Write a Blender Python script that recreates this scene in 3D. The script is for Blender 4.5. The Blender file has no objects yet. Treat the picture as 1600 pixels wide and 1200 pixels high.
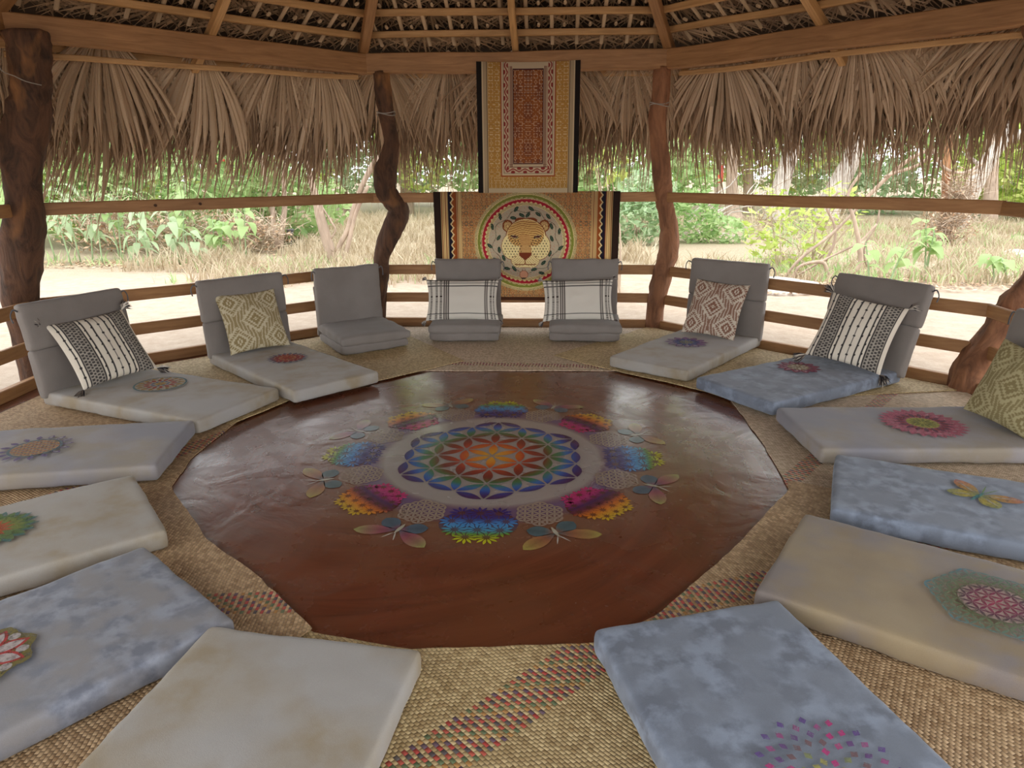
import bpy, bmesh, math, random
import numpy as np
from mathutils import Vector, Matrix, noise

# ------------------------------------------------------------------ camera, sky, sun, exposure
SC = bpy.context.scene
COL = SC.collection
PI = math.pi
rng = random.Random(7)
NR = np.random.RandomState(7)

CAM = Vector((0.2988, -3.2138, 1.4))
YAW, PITCH, ROLL, FPX = -0.05392, 0.30251, -0.00557, 1085.9
cam_data = bpy.data.cameras.new('camera')
cam = bpy.data.objects.new('camera', cam_data); COL.objects.link(cam)
cam_data.sensor_width = 36.0; cam_data.lens = 36.0 * FPX / 1600.0
cam_data.clip_start = 0.05; cam_data.clip_end = 300
_f = Vector((math.sin(YAW)*math.cos(PITCH), math.cos(YAW)*math.cos(PITCH), -math.sin(PITCH)))
_r0 = Vector((math.cos(YAW), -math.sin(YAW), 0)); _u0 = _r0.cross(_f)
_r = _r0*math.cos(ROLL) + _u0*math.sin(ROLL); _u = _u0*math.cos(ROLL) - _r0*math.sin(ROLL)
cam.matrix_world = Matrix(((_r.x, _u.x, -_f.x, CAM.x), (_r.y, _u.y, -_f.y, CAM.y), (_r.z, _u.z, -_f.z, CAM.z), (0, 0, 0, 1)))
SC.camera = cam

world = bpy.data.worlds.new('sky'); SC.world = world; world.use_nodes = True
wn = world.node_tree.nodes; wn.clear()
wo = wn.new('ShaderNodeOutputWorld'); wb = wn.new('ShaderNodeBackground')
wb.inputs['Color'].default_value = (0.94, 0.97, 1.0, 1); wb.inputs['Strength'].default_value = 2.3
world.node_tree.links.new(wb.outputs[0], wo.inputs[0])

sun_d = bpy.data.lights.new('sun', 'SUN'); sun_d.energy = 0.9; sun_d.angle = math.radians(12); sun_d.color = (1.0, 0.93, 0.82)
sun = bpy.data.objects.new('sun', sun_d); COL.objects.link(sun)
sun.rotation_euler = (math.radians(22), math.radians(14), 0)

SC.view_settings.view_transform = 'Standard'; SC.view_settings.look = 'None'
SC.view_settings.gamma = 1.0; SC.view_settings.use_curve_mapping = False
SC.view_settings.exposure = 0.45
try: SC.cycles.max_bounces = 10; SC.cycles.diffuse_bounces = 6
except Exception: pass

# ------------------------------------------------------------------ helpers
def srgb(r, g, b):
    def f(c):
        c /= 255.0
        return c/12.92 if c <= 0.04045 else ((c+0.055)/1.055)**2.4
    return (f(r), f(g), f(b), 1.0)
def srgb3(r, g, b): return np.array(srgb(r, g, b)[:3])

def mesh_obj(name, verts, faces, mat=None, parent=None, smooth=False, colors=None, uv=None, loc=None, rot=None, mats=None):
    me = bpy.data.meshes.new(name)
    if isinstance(verts, np.ndarray): verts = verts.reshape(-1, 3)
    if isinstance(faces, np.ndarray):
        n = len(faces); k = faces.shape[1]
        me.vertices.add(len(verts)); me.vertices.foreach_set('co', np.asarray(verts, dtype=np.float32).ravel())
        me.loops.add(n*k); me.polygons.add(n)
        me.polygons.foreach_set('loop_start', np.arange(0, n*k, k, dtype=np.int32))
        me.loops.foreach_set('vertex_index', faces.astype(np.int32).ravel())
        me.update(calc_edges=True)
    else:
        me.from_pydata([tuple(v) for v in verts], [], [tuple(f) for f in faces])
    me.validate()
    if smooth: me.polygons.foreach_set('use_smooth', np.ones(len(me.polygons), dtype=bool))
    if colors is not None:
        ca = me.color_attributes.new('Col', 'FLOAT_COLOR', 'POINT')
        c = np.ones((len(me.vertices), 4), dtype=np.float32); c[:, :3] = np.asarray(colors)[:, :3]
        ca.data.foreach_set('color', c.ravel())
    if uv is not None:
        ul = me.uv_layers.new(name='UVMap')
        li = np.empty(len(me.loops), dtype=np.int32); me.loops.foreach_get('vertex_index', li)
        ul.data.foreach_set('uv', np.asarray(uv, dtype=np.float32)[li].ravel())
    if mat: me.materials.append(mat)
    o = bpy.data.objects.new(name, me); COL.objects.link(o)
    if parent: o.parent = parent
    if loc is not None: o.location = loc
    if rot is not None: o.rotation_euler = rot
    return o

def tag(o, label=None, cat=None, group=None, kind=None):
    if label: o['label'] = label
    if cat: o['category'] = cat
    if group: o['group'] = group
    if kind: o['kind'] = kind
    return o
def empty(name, loc, rz=0, parent=None):
    o = bpy.data.objects.new(name, None); COL.objects.link(o); o.empty_display_size = 0.1
    o.location = loc; o.rotation_euler = (0, 0, rz)
    if parent: o.parent = parent
    return o

class MB:
    """collects verts/faces (pydata)"""
    def __init__(s): s.v = []; s.f = []; s.c = []
    def add(s, v, f, c=None):
        b = len(s.v); s.v += [tuple(q) for q in v]; s.f += [tuple(i+b for i in q) for q in f]
        if c is not None:
            if len(np.shape(c)) == 1: s.c += [tuple(c[:3])]*len(v)
            else: s.c += [tuple(q[:3]) for q in c]
    def build(s, name, mat, parent=None, smooth=False, **k):
        return mesh_obj(name, s.v, s.f, mat, parent, smooth, colors=(np.array(s.c) if s.c else None), **k)

def catmull(P, n=4):
    P = [np.array(p, float) for p in P]
    Q = [2*P[0]-P[1]] + P + [2*P[-1]-P[-2]]; out = []
    for i in range(1, len(Q)-2):
        for k in range(n):
            t = k/n; a, b, c, d = Q[i-1], Q[i], Q[i+1], Q[i+2]
            out.append(0.5*((2*b)+(-a+c)*t+(2*a-5*b+4*c-d)*t*t+(-a+3*b-3*c+d)*t**3))
    out.append(P[-1]); return out

def tube(path, sides=10, sub=4, rough=0.0, seed=0.0, cap=True):
    """path of (x,y,z,r) -> verts, faces"""
    P = catmull(path, sub) if sub > 1 else [np.array(p, float) for p in path]
    V = []; F = []; n = len(P); ref = None
    for i, p in enumerate(P):
        t = (P[min(i+1, n-1)][:3]-P[max(i-1, 0)][:3]); t /= (np.linalg.norm(t)+1e-9)
        if ref is None: ref = np.array([1., 0, 0]) if abs(t[0]) < 0.8 else np.array([0, 1., 0])
        a = ref - t*(ref@t); a /= (np.linalg.norm(a)+1e-9); b = np.cross(t, a); ref = a
        for k in range(sides):
            w = 2*PI*k/sides; d = a*math.cos(w)+b*math.sin(w); r = max(p[3], 0.0008)
            if rough:
                r *= 1+rough*noise.noise(Vector((math.cos(w)*2.2+seed, math.sin(w)*2.2, i*0.55/sub*4*0.35+seed)))
                r *= 1+rough*0.45*noise.noise(Vector((math.cos(w)*6+seed, math.sin(w)*6, i*0.5)))
            V.append(p[:3]+d*r)
    for i in range(n-1):
        for k in range(sides):
            k2 = (k+1) % sides; F.append((i*sides+k, i*sides+k2, (i+1)*sides+k2, (i+1)*sides+k))
    if cap:
        F.append(tuple(range(sides-1, -1, -1))); F.append(tuple((n-1)*sides+k for k in range(sides)))
    return V, F

def board_geo(L, w, h, seg=6, bow=0.004, seed=0.0, bev=0.006):
    """board along +X from 0..L, w across Y, h along Z, chamfered and slightly wavy"""
    prof = [(-w/2+bev, -h/2), (w/2-bev, -h/2), (w/2, -h/2+bev), (w/2, h/2-bev), (w/2-bev, h/2), (-w/2+bev, h/2), (-w/2, h/2-bev), (-w/2, -h/2+bev)]
    V = []; F = []
    for i in range(seg+1):
        x = L*i/seg
        dy = bow*noise.noise(Vector((x*1.3, seed, 0.3)))*2; dz = bow*noise.noise(Vector((x*1.1, seed+9, 0.7)))*2
        sc = 1+0.05*noise.noise(Vector((x*2.1, seed+4, 0)))
        for (y, z) in prof: V.append((x, y*sc+dy, z*sc+dz))
    n = len(prof)
    for i in range(seg):
        for k in range(n):
            k2 = (k+1) % n; F.append((i*n+k, (i+1)*n+k, (i+1)*n+k2, i*n+k2))
    F.append(tuple(range(n))); F.append(tuple(seg*n+k for k in range(n-1, -1, -1)))
    return V, F

def orient(p0, p1, up=(0, 0, 1)):
    x = (Vector(p1)-Vector(p0)); L = x.length; x.normalize()
    y = Vector(up).cross(x); y.normalize(); z = x.cross(y)
    return Matrix(((x.x, y.x, z.x, p0[0]), (x.y, y.y, z.y, p0[1]), (x.z, y.z, z.z, p0[2]), (0, 0, 0, 1))), L

def board(name, p0, p1, w, h, mat, parent=None, up=(0, 0, 1), **k):
    M, L = orient(p0, p1, up)
    V, F = board_geo(L, w, h, **k)
    o = mesh_obj(name, V, F, mat, parent); o.matrix_local = M
    return o

# ------------------------------------------------------------------ materials
def new_mat(name):
    m = bpy.data.materials.new(name); m.use_nodes = True
    nt = m.node_tree; nt.nodes.clear()
    out = nt.nodes.new('ShaderNodeOutputMaterial'); b = nt.nodes.new('ShaderNodeBsdfPrincipled')
    nt.links.new(b.outputs[0], out.inputs[0])
    return m, nt, b, out
class N:
    def __init__(s, nt): s.nt = nt
    def n(s, t, **k):
        o = s.nt.nodes.new(t)
        for a, v in k.items(): setattr(o, a, v)
        return o
    def l(s, a, b): s.nt.links.new(a, b)
    def math(s, op, a, b=None, c=None):
        o = s.n('ShaderNodeMath', operation=op)
        for i, x in enumerate((a, b, c)):
            if x is None: continue
            if isinstance(x, (int, float)): o.inputs[i].default_value = x
            else: s.l(x, o.inputs[i])
        return o.outputs[0]
    def coord(s, kind='Object', scale=(1, 1, 1)):
        t = s.n('ShaderNodeTexCoord'); m = s.n('ShaderNodeMapping'); m.inputs['Scale'].default_value = scale
        s.l(t.outputs[kind], m.inputs[0]); return m.outputs[0]
    def noise(s, vec, scale=5, detail=4, rough=0.5, dist=0.0):
        o = s.n('ShaderNodeTexNoise'); o.inputs['Scale'].default_value = scale; o.inputs['Detail'].default_value = detail
        o.inputs['Roughness'].default_value = rough; o.inputs['Distortion'].default_value = dist
        if vec is not None: s.l(vec, o.inputs['Vector'])
        return o.outputs[0]
    def ramp(s, fac, stops, interp='LINEAR'):
        o = s.n('ShaderNodeValToRGB'); o.color_ramp.interpolation = interp
        e = o.color_ramp.elements
        while len(e) < len(stops): e.new(0.5)
        for i, (p, c) in enumerate(stops): e[i].position = p; e[i].color = c if len(c) == 4 else (*c, 1)
        s.l(fac, o.inputs[0]); return o.outputs[0]
    def mix(s, fac, a, b, mode='MIX'):
        o = s.n('ShaderNodeMix', data_type='RGBA', blend_type=mode)
        for i, x in ((0, fac), (6, a), (7, b)):
            if isinstance(x, (int, float)): o.inputs[i].default_value = x
            elif isinstance(x, tuple): o.inputs[i].default_value = x
            else: s.l(x, o.inputs[i])
        return o.outputs[2]
    def bump(s, h, strength, dist, bsdf):
        o = s.n('ShaderNodeBump'); o.inputs['Strength'].default_value = strength; o.inputs['Distance'].default_value = dist
        s.l(h, o.inputs['Height']); s.l(o.outputs[0], bsdf.inputs['Normal']); return o

def g1(v): return (v, v, v, 1)

def mat_wood(name, c1, c2, rough=0.6, sx=1.2):
    m, nt, b, out = new_mat(name); q = N(nt)
    v = q.coord('Object', (sx, 14, 14)); n1 = q.noise(v, 3.0, 6, 0.6, 0.6)
    n2 = q.noise(q.coord('Object', (1, 1, 1)), 2.3, 3)
    c = q.ramp(n1, [(0.25, c1), (0.7, c2)])
    c = q.mix(0.5, c, q.ramp(n2, [(0.3, g1(0.62)), (0.7, g1(1.0))]), 'MULTIPLY')
    info = q.n('ShaderNodeObjectInfo')
    c = q.mix(0.5, c, q.ramp(info.outputs['Random'], [(0, g1(0.7)), (1, g1(1.1))]), 'MULTIPLY')
    q.l(c, b.inputs['Base Color']); b.inputs['Roughness'].default_value = rough
    q.bump(n1, 0.35, 0.004, b); return m

def mat_bark(name, c1, c2, c3, sc=9):
    m, nt, b, out = new_mat(name); q = N(nt)
    v = q.coord('Object', (1, 1, 0.35)); n1 = q.noise(v, sc, 8, 0.65, 1.2); n2 = q.noise(v, sc*0.33, 4, 0.5, 0.5)
    vo = q.n('ShaderNodeTexVoronoi', feature='DISTANCE_TO_EDGE'); vo.inputs['Scale'].default_value = sc*2.2
    q.l(q.coord('Object', (1, 1, 0.22)), vo.inputs['Vector'])
    c = q.ramp(n1, [(0.3, c1), (0.62, c2)])
    c = q.mix(q.ramp(n2, [(0.56, g1(0)), (0.66, g1(1))]), c, c3)
    q.l(c, b.inputs['Base Color']); b.inputs['Roughness'].default_value = 0.85
    h = q.math('ADD', n1, q.math('MULTIPLY', vo.outputs[0], 0.5))
    q.bump(h, 0.8, 0.02, b); return m

def mat_fabric(name, base, alt, alt2=None, sc=5.0, weave=True, rough=0.85):
    m, nt, b, out = new_mat(name); q = N(nt)
    v = q.coord('Object'); 
    info = q.n('ShaderNodeObjectInfo')
    add = q.n('ShaderNodeVectorMath', operation='ADD'); mul = q.n('ShaderNodeMath', operation='MULTIPLY')
    q.l(info.outputs['Random'], mul.inputs[0]); mul.inputs[1].default_value = 37.0
    q.l(v, add.inputs[0]); q.l(mul.outputs[0], add.inputs[1]); v = add.outputs[0]
    n1 = q.noise(v, sc, 4, 0.55, 0.0)
    c = q.ramp(n1, [(0.41, base), (0.60, alt)])
    if alt2:
        n2 = q.noise(v, sc*0.45, 3, 0.5); c = q.mix(q.ramp(n2, [(0.42, g1(0)), (0.62, g1(1))]), c, alt2)
    fine = q.noise(v, 420, 2, 0.5); c = q.mix(0.25, c, q.ramp(fine, [(0.3, g1(0.6)), (0.7, g1(1.0))]), 'MULTIPLY')
    q.l(c, b.inputs['Base Color']); b.inputs['Roughness'].default_value = rough
    try: b.inputs['Sheen Weight'].default_value = 0.15
    except Exception: pass
    wr = q.noise(v, 6, 2, 0.4, 0.0); h = q.math('ADD', q.math('MULTIPLY', wr, 1.0), q.math('MULTIPLY', fine, 0.06))
    q.bump(h, 0.25, 0.02, b); return m

def mat_vcol(name, rough=0.8, bump=0.0, bsc=300, trans=0.0, spec=0.5, mott=0.0):
    m, nt, b, out = new_mat(name); q = N(nt)
    a = q.n('ShaderNodeVertexColor'); a.layer_name = 'Col'
    c = a.outputs[0]
    if mott:
        n1 = q.noise(q.coord('Object'), 60, 4, 0.7); c = q.mix(mott, c, q.ramp(n1, [(0.3, g1(0.55)), (0.65, g1(1.0))]), 'MULTIPLY')
    q.l(c, b.inputs['Base Color']); b.inputs['Roughness'].default_value = rough
    try: b.inputs['Specular IOR Level'].default_value = spec
    except Exception: pass
    if bump: q.bump(q.noise(q.coord('Object'), bsc, 2), bump, 0.002, b)
    if trans:
        t = q.n('ShaderNodeBsdfTranslucent'); q.l(c, t.inputs[0]); mx = q.n('ShaderNodeMixShader'); mx.inputs[0].default_value = trans
        q.l(b.outputs[0], mx.inputs[1]); q.l(t.outputs[0], mx.inputs[2]); q.l(mx.outputs[0], out.inputs[0])
    return m

def mat_leafy(name, c1, c2, trans=0.35, rough=0.6, sc=1.5):
    m, nt, b, out = new_mat(name); q = N(nt)
    g = q.n('ShaderNodeNewGeometry')
    n1 = q.noise(q.coord('Object'), sc, 3)
    rnd = q.math('ADD', q.math('MULTIPLY', g.outputs['Random Per Island'], 0.7), q.math('MULTIPLY', n1, 0.4))
    c = q.ramp(rnd, [(0.15, c1), (0.85, c2)])
    q.l(c, b.inputs['Base Color']); b.inputs['Roughness'].default_value = rough
    if trans:
        t = q.n('ShaderNodeBsdfTranslucent'); q.l(c, t.inputs[0]); mx = q.n('ShaderNodeMixShader'); mx.inputs[0].default_value = trans
        q.l(b.outputs[0], mx.inputs[1]); q.l(t.outputs[0], mx.inputs[2]); q.l(mx.outputs[0], out.inputs[0])
    return m

M = {}
M['beam'] = mat_wood('beam_wood', (0.27, 0.125, 0.045, 1), (0.50, 0.26, 0.105, 1))
M['rail'] = mat_wood('rail_wood', (0.30, 0.13, 0.045, 1), (0.50, 0.26, 0.10, 1))
M['purlin'] = mat_wood('purlin_wood', (0.42, 0.22, 0.08, 1), (0.68, 0.40, 0.17, 1))
M['batten'] = mat_wood('batten_wood', (0.50, 0.34, 0.20, 1), (0.74, 0.55, 0.36, 1))
M['bark_dark'] = mat_bark('dark_bark', (0.022, 0.011, 0.006, 1), (0.125, 0.056, 0.027, 1), (0.33, 0.15, 0.05, 1), 10)
M['bark_red'] = mat_bark('red_brown_bark', (0.10, 0.04, 0.018, 1), (0.34, 0.15, 0.07, 1), (0.42, 0.21, 0.10, 1), 8)
M['bark_pale'] = mat_bark('pale_bark', (0.35, 0.30, 0.25, 1), (0.62, 0.56, 0.50, 1), (0.48, 0.40, 0.33, 1), 3)
M['bark_tan'] = mat_bark('tan_bark', (0.26, 0.19, 0.14, 1), (0.50, 0.38, 0.29, 1), (0.40, 0.29, 0.21, 1), 4)
GREY = (0.285, 0.262, 0.245, 1)
M['grey'] = mat_fabric('grey_canvas', (0.225, 0.193, 0.170, 1), (0.255, 0.222, 0.198, 1), sc=3)
M['beige'] = mat_fabric('beige_airbrushed_canvas', (0.33, 0.262, 0.17, 1), (0.385, 0.34, 0.28, 1), (0.40, 0.375, 0.35, 1), sc=6)
M['blue'] = mat_fabric('blue_airbrushed_canvas', (0.15, 0.17, 0.215, 1), (0.27, 0.315, 0.40, 1), (0.195, 0.22, 0.27, 1), sc=14)
M['blue_grey'] = mat_fabric('blue_grey_canvas', (0.17, 0.18, 0.22, 1), (0.29, 0.305, 0.355, 1), (0.25, 0.235, 0.235, 1), sc=15)
M['mauve'] = mat_fabric('grey_tan_canvas', (0.31, 0.26, 0.20, 1), (0.33, 0.30, 0.30, 1), (0.25, 0.24, 0.265, 1), sc=5)
M['taupe'] = mat_fabric('brown_taupe_canvas', (0.255, 0.185, 0.105, 1), (0.225, 0.185, 0.165, 1), (0.33, 0.25, 0.145, 1), sc=6)
M['print'] = mat_vcol('textile_paint', 0.8, 0.2, 400, mott=0.25)
_nt = M['print'].node_tree; _b = [n for n in _nt.nodes if n.type == 'BSDF_PRINCIPLED'][0]; _q = N(_nt)
_q.l(_q.ramp(_q.noise(_q.coord('Object'), 55, 3, 0.7), [(0.36, g1(0.45)), (0.54, g1(0.95))]), _b.inputs['Alpha'])
M['textile'] = mat_vcol('embroidered_cloth', 0.9, 0.6, 500, trans=0.30)
M['pillow'] = mat_vcol('woven_pillow_cloth', 0.9, 0.6, 350)
M['thread'] = mat_vcol('tassel_thread', 0.9)
M['strap'] = mat_fabric('dark_grey_strap', (0.10, 0.10, 0.11, 1), (0.16, 0.15, 0.15, 1))
M['wire'] = mat_fabric('dull_wire', (0.30, 0.27, 0.23, 1), (0.40, 0.36, 0.3, 1))
M['thatch'] = mat_leafy('dry_palm_thatch', (0.18, 0.105, 0.058, 1), (0.56, 0.40, 0.26, 1), 0.16, 0.7, 2.5)
M['thatch_pale'] = mat_leafy('pale_palm_thatch', (0.36, 0.235, 0.14, 1), (0.72, 0.55, 0.38, 1), 0.12, 0.7, 2.5)
M['thatch_in'] = mat_leafy('dry_palm_thatch_inner', (0.07, 0.04, 0.022, 1), (0.44, 0.29, 0.165, 1), 0.0, 0.7, 2.5)
M['thatch_shade'] = mat_leafy('shade_dark_thatch', (0.03, 0.018, 0.011, 1), (0.08, 0.05, 0.03, 1), 0.0, 0.9, 12)  # roof backing: shade in the gaps behind the leaves, put into the colour
M['foliage'] = mat_leafy('green_leaves', (0.22, 0.38, 0.13, 1), (0.58, 0.72, 0.36, 1), 0.5)
M['foliage_yellow'] = mat_leafy('yellow_green_leaves', (0.38, 0.52, 0.08, 1), (0.72, 0.80, 0.30, 1), 0.45)
M['foliage_pale'] = mat_leafy('pale_green_leaves', (0.32, 0.46, 0.25, 1), (0.58, 0.69, 0.46, 1), 0.5)
M['dry'] = mat_leafy('dry_grass_blades', (0.36, 0.27, 0.165, 1), (0.62, 0.53, 0.38, 1), 0.25)
M['litter'] = mat_leafy('dry_fallen_leaves', (0.36, 0.21, 0.12, 1), (0.66, 0.48, 0.32, 1), 0.1)
M['twig'] = mat_leafy('dry_twigs', (0.34, 0.24, 0.17, 1), (0.62, 0.50, 0.38, 1), 0.0)
M['red'] = mat_fabric('faded_red_cloth', (0.75, 0.05, 0.04, 1), (0.85, 0.10, 0.08, 1))
M['rock'] = mat_bark('pale_rock', (0.42, 0.37, 0.32, 1), (0.62, 0.56, 0.50, 1), (0.5, 0.45, 0.38, 1), 3)
M['plastic'] = mat_fabric('dark_plastic', (0.05, 0.05, 0.05, 1), (0.09, 0.09, 0.09, 1))

def make_floor_mat():
    m, nt, b, out = new_mat('polished_red_cement'); q = N(nt)
    tc = q.n('ShaderNodeTexCoord'); v = tc.outputs['Object']
    # trowel strokes swirling round the centre
    sep = q.n('ShaderNodeSeparateXYZ'); q.l(v, sep.inputs[0])
    rr = q.math('SQRT', q.math('ADD', q.math('POWER', q.math('ADD', sep.outputs[0], 0.5), 2), q.math('POWER', sep.outputs[1], 2)))
    ang = q.math('ARCTAN2', sep.outputs[1], sep.outputs[0])
    cmb = q.n('ShaderNodeCombineXYZ'); q.l(q.math('MULTIPLY', rr, 9), cmb.inputs[0]); q.l(q.math('MULTIPLY', ang, 1.3), cmb.inputs[1])
    st = q.noise(cmb.outputs[0], 1.6, 7, 0.62, 0.8); big = q.noise(v, 1.6, 4, 0.5, 0.6)
    c = q.ramp(st, [(0.25, (0.085, 0.020, 0.009, 1)), (0.52, (0.150, 0.038, 0.017, 1)), (0.8, (0.20, 0.058, 0.026, 1))])
    c = q.mix(q.ramp(big, [(0.35, g1(0.0)), (0.7, g1(0.55))]), c, (0.14, 0.055, 0.020, 1))
    # airbrushed pale disc with violet rim under the rosette
    off = q.n('ShaderNodeVectorMath', operation='SUBTRACT'); q.l(v, off.inputs[0]); off.inputs[1].default_value = (0.02, 0.035, 0)
    ln = q.n('ShaderNodeVectorMath', operation='LENGTH'); q.l(off.outputs[0], ln.inputs[0]); r = ln.outputs['Value']
    jit = q.math('ADD', r, q.math('MULTIPLY', q.math('SUBTRACT', q.noise(v, 9, 4), 0.5), 0.035))
    disc = q.ramp(jit, [(0.535, g1(1)), (0.60, g1(0))])
    ring = q.ramp(jit, [(0.54, g1(0)), (0.60, g1(0.85)), (0.64, g1(0.75)), (0.72, g1(0))])
    halo = q.ramp(jit, [(0.60, g1(0)), (0.70, g1(0.55)), (0.84, g1(0.45)), (1.0, g1(0))])
    c = q.mix(halo, c, (0.20, 0.105, 0.065, 1)); c = q.mix(disc, c, (0.31, 0.265, 0.245, 1)); c = q.mix(ring, c, (0.13, 0.085, 0.19, 1))
    q.l(c, b.inputs['Base Color'])
    ro = q.ramp(q.noise(v, 3.5, 5, 0.6, 0.5), [(0.3, g1(0.19)), (0.7, g1(0.34))]); q.l(ro, b.inputs['Roughness']); b.inputs['Specular IOR Level'].default_value = 0.8
    crk = q.n('ShaderNodeTexVoronoi', feature='DISTANCE_TO_EDGE'); crk.inputs['Scale'].default_value = 1.1
    dv = q.n('ShaderNodeVectorMath', operation='ADD'); q.l(v, dv.inputs[0]); nz = q.n('ShaderNodeTexNoise'); nz.inputs['Scale'].default_value = 2.5; nz.inputs['Detail'].default_value = 5
    q.l(v, nz.inputs['Vector']); q.l(nz.outputs[1], dv.inputs[1]); q.l(dv.outputs[0], crk.inputs['Vector'])
    h = q.math('ADD', q.math('MULTIPLY', q.noise(v, 2.4, 5, 0.5, 1.5), 1.0), q.math('MULTIPLY', st, 0.12))
    h = q.math('ADD', h, q.math('MULTIPLY', q.ramp(crk.outputs[0], [(0.0, g1(0)), (0.03, g1(1))]), 0.02))
    q.bump(h, 0.22, 0.03, b)
    return m
M['floor'] = make_floor_mat()
def make_paint_mat():
    m = mat_vcol('floor_paint', 0.26, 0, mott=0.3); return m
M['floor_paint'] = make_paint_mat()

def make_mat_mat(name, c1, c2, stripe_v, stripe_w=0.075, cell=0.0115, stripes2=None):
    """plaited palm mat: twill weave relief + dyed strand bands.  UV in metres."""
    m, nt, b, out = new_mat(name); q = N(nt)
    uvn = q.n('ShaderNodeUVMap'); sep = q.n('ShaderNodeSeparateXYZ'); q.l(uvn.outputs[0], sep.inputs[0])
    # wobble
    wob = q.noise(uvn.outputs[0], 3.0, 3); u = q.math('ADD', sep.outputs[0], q.math('MULTIPLY', wob, 0.04)); v = q.math('ADD', sep.outputs[1], q.math('MULTIPLY', wob, 0.03))
    cu = q.math('DIVIDE', u, cell); iu = q.math('FLOOR', cu); fu = q.math('FRACT', cu)
    vv = q.math('ADD', q.math('DIVIDE', v, cell*1.5), q.math('MULTIPLY', q.math('MODULO', q.math('ABSOLUTE', iu), 2.0), 0.5))
    iv = q.math('FLOOR', vv); fv = q.math('FRACT', vv)
    # each strand float is a rounded lozenge tilted alternately
    hu = q.math('SINE', q.math('MULTIPLY', fu, PI)); hv = q.math('SINE', q.math('MULTIPLY', fv, PI))
    hgt = q.math('MULTIPLY', q.math('POWER', hu, 0.5), q.math('POWER', hv, 0.5))
    cb = q.n('ShaderNodeCombineXYZ'); q.l(iu, cb.inputs[0]); q.l(iv, cb.inputs[1])
    wn_ = q.n('ShaderNodeTexWhiteNoise'); q.l(cb.outputs[0], wn_.inputs['Vector']); rnd = wn_.outputs['Value']
    col = q.mix(rnd, c1, c2)
    stain = q.noise(uvn.outputs[0], 1.7, 4); col = q.mix(0.55, col, q.ramp(stain, [(0.3, g1(0.72)), (0.7, g1(1.05))]), 'MULTIPLY')
    col = q.mix(0.8, col, q.ramp(hgt, [(0.05, g1(0.35)), (0.5, g1(1.0))]), 'MULTIPLY')
    # dyed bands, colour chosen by the diagonal strand
    for sv in stripe_v:
        d = q.math('ABSOLUTE', q.math('SUBTRACT', q.math('MULTIPLY', iv, cell*1.5), sv))
        mask = q.math('LESS_THAN', d, stripe_w)
        diag = q.math('FRACT', q.math('DIVIDE', q.math('ADD', iv, q.math('MULTIPLY', iu, 0.5)), 6.0))
        par = q.math('GREATER_THAN', q.math('FRACT', q.math('MULTIPLY', iu, 0.5)), 0.25)
        cc = q.ramp(diag, [(0.0, (0.50, 0.03, 0.04, 1)), (0.17, (0.10, 0.05, 0.12, 1)), (0.34, (0.50, 0.24, 0.07, 1)), (0.5, (0.09, 0.16, 0.08, 1)), (0.67, (0.52, 0.06, 0.05, 1)), (0.84, (0.05, 0.05, 0.08, 1))], 'CONSTANT')
        mask = q.math('MULTIPLY', q.math('MULTIPLY', mask, par), 0.85)
        col = q.mix(mask, col, cc)
    q.l(col, b.inputs['Base Color']); b.inputs['Roughness'].default_value = 0.62
    q.bump(hgt, 0.8, 0.004, b)
    return m
_MA = ((0.44, 0.30, 0.135, 1), (0.74, 0.56, 0.29, 1)); _MB = ((0.40, 0.245, 0.12, 1), (0.70, 0.48, 0.27, 1)); _MC = ((0.52, 0.38, 0.24, 1), (0.80, 0.63, 0.45, 1))
M['mat_a'] = make_mat_mat('palm_mat_golden', *_MA, [])
M['mat_a_band'] = make_mat_mat('palm_mat_golden_dyed', *_MA, [0.0], 0.07)
M['mat_b'] = make_mat_mat('palm_mat_brown', *_MB, [0.0], 0.055)
M['mat_c'] = make_mat_mat('palm_mat_pale', *_MC, [0.0], 0.035)

def make_ground_mat():
    m, nt, b, out = new_mat('sandy_ground'); q = N(nt)
    v = q.coord('Object'); n1 = q.noise(v, 0.35, 5, 0.6, 0.3); n2 = q.noise(v, 7, 8, 0.7); n3 = q.noise(v, 45, 4, 0.7)
    c = q.ramp(n2, [(0.3, (0.38, 0.285, 0.205, 1)), (0.7, (0.50, 0.40, 0.31, 1))])
    c = q.mix(0.35, c, q.ramp(n3, [(0.3, g1(0.7)), (0.6, g1(1.0))]), 'MULTIPLY')
    litter = q.ramp(n3, [(0.4, (0.24, 0.18, 0.11, 1)), (0.62, (0.44, 0.38, 0.25, 1))])
    # litter beyond the swept yard
    sep = q.n('ShaderNodeSeparateXYZ'); q.l(v, sep.inputs[0])
    far = q.math('ADD', sep.outputs[1], q.math('MULTIPLY', n1, 6.0))
    mk = q.ramp(q.math('MULTIPLY', far, 0.05), [(0.46, g1(0)), (0.56, g1(0.8))])
    c = q.mix(mk, c, litter)
    q.l(c, b.inputs['Base Color']); b.inputs['Roughness'].default_value = 0.95
    q.bump(q.math('ADD', n2, q.math('MULTIPLY', n3, 0.3)), 0.5, 0.03, b); return m
M['ground'] = make_ground_mat()

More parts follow.
